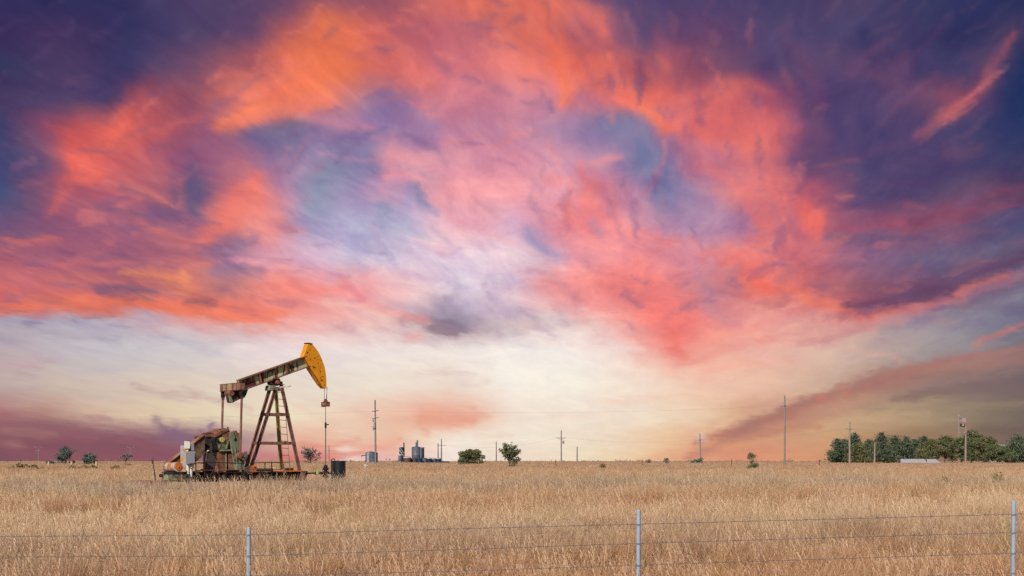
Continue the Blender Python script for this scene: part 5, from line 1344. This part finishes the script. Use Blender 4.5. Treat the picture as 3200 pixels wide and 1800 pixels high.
        a = al * np.exp(-d2 / wl ** 2)
        img = img * (1 - a[..., None]) + col * a[..., None]
    bl = np.clip((img[..., 2] - img[..., 0] - 18) / 30, 0, 1) * np.clip((img.mean(-1) - 88) / 20, 0, 1)
    img = img + bl[..., None] * np.array([16, 9, 2])
    g_ = img.mean(-1, keepdims=True)
    img = img * .885 + g_ * .115
    return srgb2lin(img)

def build_world():
    w = bpy.data.worlds.new("World"); w.use_nodes = True
    nt = w.node_tree; nt.nodes.clear()
    def math_(op, a, b=None, c=None, clamp=False):
        n = N(nt, "ShaderNodeMath", operation=op); n.use_clamp = clamp
        for i, v in enumerate((a, b, c)):
            if v is None: continue
            if hasattr(v, "node"): nt.links.new(v, n.inputs[i])
            else: n.inputs[i].default_value = v
        return n.outputs[0]
    def maprange(v, a, b, c=0., d=1., smooth=False):
        n = N(nt, "ShaderNodeMapRange"); n.interpolation_type = 'SMOOTHSTEP' if smooth else 'LINEAR'; n.clamp = True
        nt.links.new(v, n.inputs[0])
        for i, q in enumerate((a, b, c, d)): n.inputs[1 + i].default_value = q
        return n.outputs[0]
    tc = N(nt, "ShaderNodeTexCoord"); D = tc.outputs["Generated"]
    sp = N(nt, "ShaderNodeSeparateXYZ"); nt.links.new(D, sp.inputs[0])
    az = math_('ARCTAN2', sp.outputs[0], sp.outputs[1]); el = math_('ARCSINE', sp.outputs[2])
    # the cloud sheet lies high overhead: its noise lives on that level plane, so it spreads and flattens with perspective
    hgt = math_('MAXIMUM', math_('ADD', sp.outputs[2], .09), .03)
    cx_ = math_('DIVIDE', sp.outputs[0], hgt); cy_ = math_('DIVIDE', sp.outputs[1], hgt)
    def plane_noise(scale, detail, rough, sx, sy, rot, loc, dist=.0):
        cmb = N(nt, "ShaderNodeCombineXYZ"); nt.links.new(cx_, cmb.inputs[0]); nt.links.new(cy_, cmb.inputs[1])
        mp = N(nt, "ShaderNodeMapping"); mp.inputs["Rotation"].default_value = (0, 0, rot); mp.inputs["Location"].default_value = (*loc, 0)
        mp2 = N(nt, "ShaderNodeMapping"); mp2.inputs["Scale"].default_value = (sx, sy, 1)
        nt.links.new(cmb.outputs[0], mp.inputs[0]); nt.links.new(mp.outputs[0], mp2.inputs[0])
        n = N(nt, "ShaderNodeTexNoise"); n.noise_dimensions = '2D'
        n.inputs["Scale"].default_value = scale; n.inputs["Detail"].default_value = detail; n.inputs["Roughness"].default_value = rough; n.inputs["Distortion"].default_value = dist
        nt.links.new(mp2.outputs[0], n.inputs["Vector"])
        return n
    def split(n):
        c = N(nt, "ShaderNodeSeparateColor"); nt.links.new(n.outputs["Color"], c.inputs[0]); return c.outputs
    a = split(plane_noise(2.2, 4, .55, 1, .7, .2, (0, 0))); b = split(plane_noise(8.5, 9, .62, 1, .40, .15, (3, 7), .3))
    amp = maprange(el, 0., R(5), .3, 1.)
    au = math_('ADD', math_('MULTIPLY', math_('SUBTRACT', a[0], .5), .014), math_('MULTIPLY', math_('SUBTRACT', b[0], .5), .016))
    av = math_('ADD', math_('MULTIPLY', math_('SUBTRACT', a[1], .5), .008), math_('MULTIPLY', math_('SUBTRACT', b[1], .5), .012))
    az2 = math_('MULTIPLY_ADD', au, amp, az); el2 = math_('MULTIPLY_ADD', av, amp, el)
    u = maprange(az2, AZ0, AZ1, 0, SEG); v = maprange(el2, EL0, EL1, 0, NR - 1)
    img = paint_sky()
    # lit folds against mauve hollows, fibres along the wind
    f1 = plane_noise(6.5, 10, .62, 1, .36, .16, (12, 4), .35).outputs["Fac"]
    f2 = plane_noise(20.0, 7, .66, 1, .26, .10, (5, 21), .3).outputs["Fac"]
    up = maprange(el, R(3.0), R(8), .22, 1., True)
    k1 = math_('MULTIPLY', maprange(f1, .32, .68, -1.15, .95), up); k2 = math_('MULTIPLY', maprange(f2, .3, .7, -1., 1.), up)
    tint = N(nt, "ShaderNodeCombineXYZ")
    for i, (q1, q2) in enumerate(((.15, .055), (.17, .06), (.07, .04))):
        nt.links.new(math_('MULTIPLY', math_('MULTIPLY_ADD', k1, q1, 1.0), math_('MULTIPLY_ADD', k2, q2, 1.0)), tint.inputs[i])
    # broad colours and cloud forms: a tile of the sky per leaf, chosen by direction
    def tile_group(s, t):
        g = bpy.data.node_groups.new("sky_tile", 'ShaderNodeTree')
        for nm, ty in (("U", 'NodeSocketFloat'), ("V", 'NodeSocketFloat'), ("Tint", 'NodeSocketVector')):
            g.interface.new_socket(nm, in_out='INPUT', socket_type=ty)
        g.interface.new_socket("Sky", in_out='OUTPUT', socket_type='NodeSocketShader')
        gi = g.nodes.new("NodeGroupInput"); go = g.nodes.new("NodeGroupOutput")
        def m_(op, x, y, clamp=False):
            n = g.nodes.new("ShaderNodeMath"); n.operation = op; n.use_clamp = clamp
            for i, v_ in enumerate((x, y)):
                if v_ is None: continue
                if hasattr(v_, "node"): g.links.new(v_, n.inputs[i])
                else: n.inputs[i].default_value = v_
            return n.outputs[0]
        ul = m_('SUBTRACT', gi.outputs[0], float(s), True)
        acc = None
        for j in range(t * PER, t * PER + PER + 1):
            wt = m_('SUBTRACT', 1.0, m_('ABSOLUTE', m_('SUBTRACT', gi.outputs[1], float(j)), None), True)
            r = g.nodes.new("ShaderNodeValToRGB"); cr = r.color_ramp; cr.interpolation = 'LINEAR'
            row = img[j, s * (STOPS - 1): s * (STOPS - 1) + STOPS]
            while len(cr.elements) < STOPS: cr.elements.new(.5)
            for q in range(STOPS): cr.elements[q].position = q / (STOPS - 1)
            for q in range(STOPS): cr.elements[q].color = (*row[q], 1)
            g.links.new(ul, r.inputs[0])
            m = g.nodes.new("ShaderNodeVectorMath"); m.operation = 'MULTIPLY_ADD' if acc is not None else 'MULTIPLY'
            g.links.new(r.outputs[0], m.inputs[0]); g.links.new(wt, m.inputs[1])
            if acc is not None: g.links.new(acc, m.inputs[2])
            acc = m.outputs[0]
        m = g.nodes.new("ShaderNodeVectorMath"); m.operation = 'MULTIPLY'
        g.links.new(acc, m.inputs[0]); g.links.new(gi.outputs[2], m.inputs[1])
        bg = g.nodes.new("ShaderNodeBackground"); g.links.new(m.outputs[0], bg.inputs[0])
        g.links.new(bg.outputs[0], go.inputs[0])
        return g
    def tree_(lo, hi, val, leaf, step):
        if hi - lo == 1: return leaf(lo)
        mid = (lo + hi) // 2
        A = tree_(lo, mid, val, leaf, step); B = tree_(mid, hi, val, leaf, step)
        mx = N(nt, "ShaderNodeMixShader"); nt.links.new(math_('GREATER_THAN', val, float(mid * step)), mx.inputs[0])
        nt.links.new(A, mx.inputs[1]); nt.links.new(B, mx.inputs[2])
        return mx.outputs[0]
    def leaf_(s, t):
        n = N(nt, "ShaderNodeGroup"); n.node_tree = tile_group(s, t)
        nt.links.new(u, n.inputs[0]); nt.links.new(v, n.inputs[1]); nt.links.new(tint.outputs[0], n.inputs[2])
        return n.outputs[0]
    clouds = tree_(0, BANDS, v, lambda t: tree_(0, SEG, u, lambda s: leaf_(s, t), 1), PER)
    sky = N(nt, "ShaderNodeTexSky"); sky.sky_type = 'NISHITA'; sky.sun_disc = False
    sky.sun_elevation = R(SUN_EL); sky.sun_rotation = R(SUN_AZ)
    bg1 = N(nt, "ShaderNodeBackground"); bg1.inputs[1].default_value = .055; nt.links.new(sky.outputs[0], bg1.inputs[0])
    ma = maprange(math_('ABSOLUTE', az), R(32), R(75), 1., 0., True); me_ = maprange(el, R(24), R(52), 1., 0., True)
    mx = N(nt, "ShaderNodeMixShader"); nt.links.new(math_('MULTIPLY', ma, me_), mx.inputs[0])
    nt.links.new(bg1.outputs[0], mx.inputs[1]); nt.links.new(clouds, mx.inputs[2])
    out = N(nt, "ShaderNodeOutputWorld"); nt.links.new(mx.outputs[0], out.inputs[0])
    SC.world = w
    w.cycles.sampling_method = 'MANUAL'; w.cycles.sample_map_resolution = 512
build_world()

# ragged far scrub on the skyline: one mass nobody could count
sv, sf, st_ = [], [], []
r_ = random.Random(77)
for _ in range(420):
    Y = r_.uniform(650, 1300); x = r_.uniform(-.46, .46) * Y; g = gz(x, Y); h = r_.choice([.5, .7, .9, 1.6]) * r_.uniform(.6, 1.3); w_ = h * r_.uniform(1.2, 4)
    for _k in range(14):
        leaves(sv, sf, st_, Vector((x + r_.gauss(0, w_ * .5), Y + r_.gauss(0, 1), g + abs(r_.gauss(0, .5)) * h)), .45, r_)
me_s = bpy.data.meshes.new("far_scrub"); me_s.from_pydata([tuple(q) for q in sv], [], sf)
a_s = me_s.attributes.new("tint", 'FLOAT', 'POINT'); a_s.data.foreach_set("value", st_); me_s.materials.append(M['leaf_mauve'])
fs_ = bpy.data.objects.new("far_scrub", me_s); COL.objects.link(fs_)
tag(fs_, "ragged line of far-off grey scrub along the skyline", "scrub", kind="stuff")

# loose pieces of one kind become parts of their own
def split_loose(o):
    me = o.data
    par = list(range(len(me.vertices)))
    def find(i):
        while par[i] != i:
            par[i] = par[par[i]]; i = par[i]
        return i
    for e in me.edges:
        a, b = find(e.vertices[0]), find(e.vertices[1])
        if a != b: par[a] = b
    groups = {}
    for f in me.polygons: groups.setdefault(find(f.vertices[0]), []).append(f)
    if len(groups) < 2: return
    first = True
    base = o.name.split(".")[0]
    for fs in groups.values():
        ids = sorted({v for f in fs for v in f.vertices}); mp_ = {v: i for i, v in enumerate(ids)}
        m2 = bpy.data.meshes.new(base)
        m2.from_pydata([tuple(me.vertices[v].co) for v in ids], [], [[mp_[v] for v in f.vertices] for f in fs])
        for mt in me.materials: m2.materials.append(mt)
        if first: keep = m2; first = False; continue
        c = o.copy(); c.data = m2; c.name = base; COL.objects.link(c)
    o.data = keep
for o in list(bpy.data.objects):
    if o.type == 'MESH' and o.name.split(".")[0] in ("end_lug", "bolt_hole", "lid_bolt", "loose_block", "rung", "spacer", "gear_boss", "pipe_union", "support", "weld_seam", "cutout", "flange_bolt", "bracket_lip", "fork", "bridle_cable", "conduit"):
        split_loose(o)

sun_d = bpy.data.lights.new("sun", 'SUN'); sun_d.energy = 4.8; sun_d.angle = R(.5); sun_d.color = (1, .93, .83)
sun = bpy.data.objects.new("sun", sun_d); COL.objects.link(sun)
a_ = R(SUN_AZ)
to_sun = Vector((math.sin(a_) * math.cos(R(SUN_EL)), math.cos(a_) * math.cos(R(SUN_EL)), math.sin(R(SUN_EL))))
sun.rotation_euler = to_sun.to_track_quat('Z', 'Y').to_euler()
sun.location = (0, 0, 50)

SC.view_settings.view_transform = 'Standard'; SC.view_settings.look = 'None'
SC.view_settings.gamma = 1.0; SC.view_settings.exposure = 0.0; SC.view_settings.use_curve_mapping = False
SC.cycles.max_bounces = 5; SC.cycles.diffuse_bounces = 3; SC.cycles.transparent_max_bounces = 4
SC.cycles.use_denoising = False
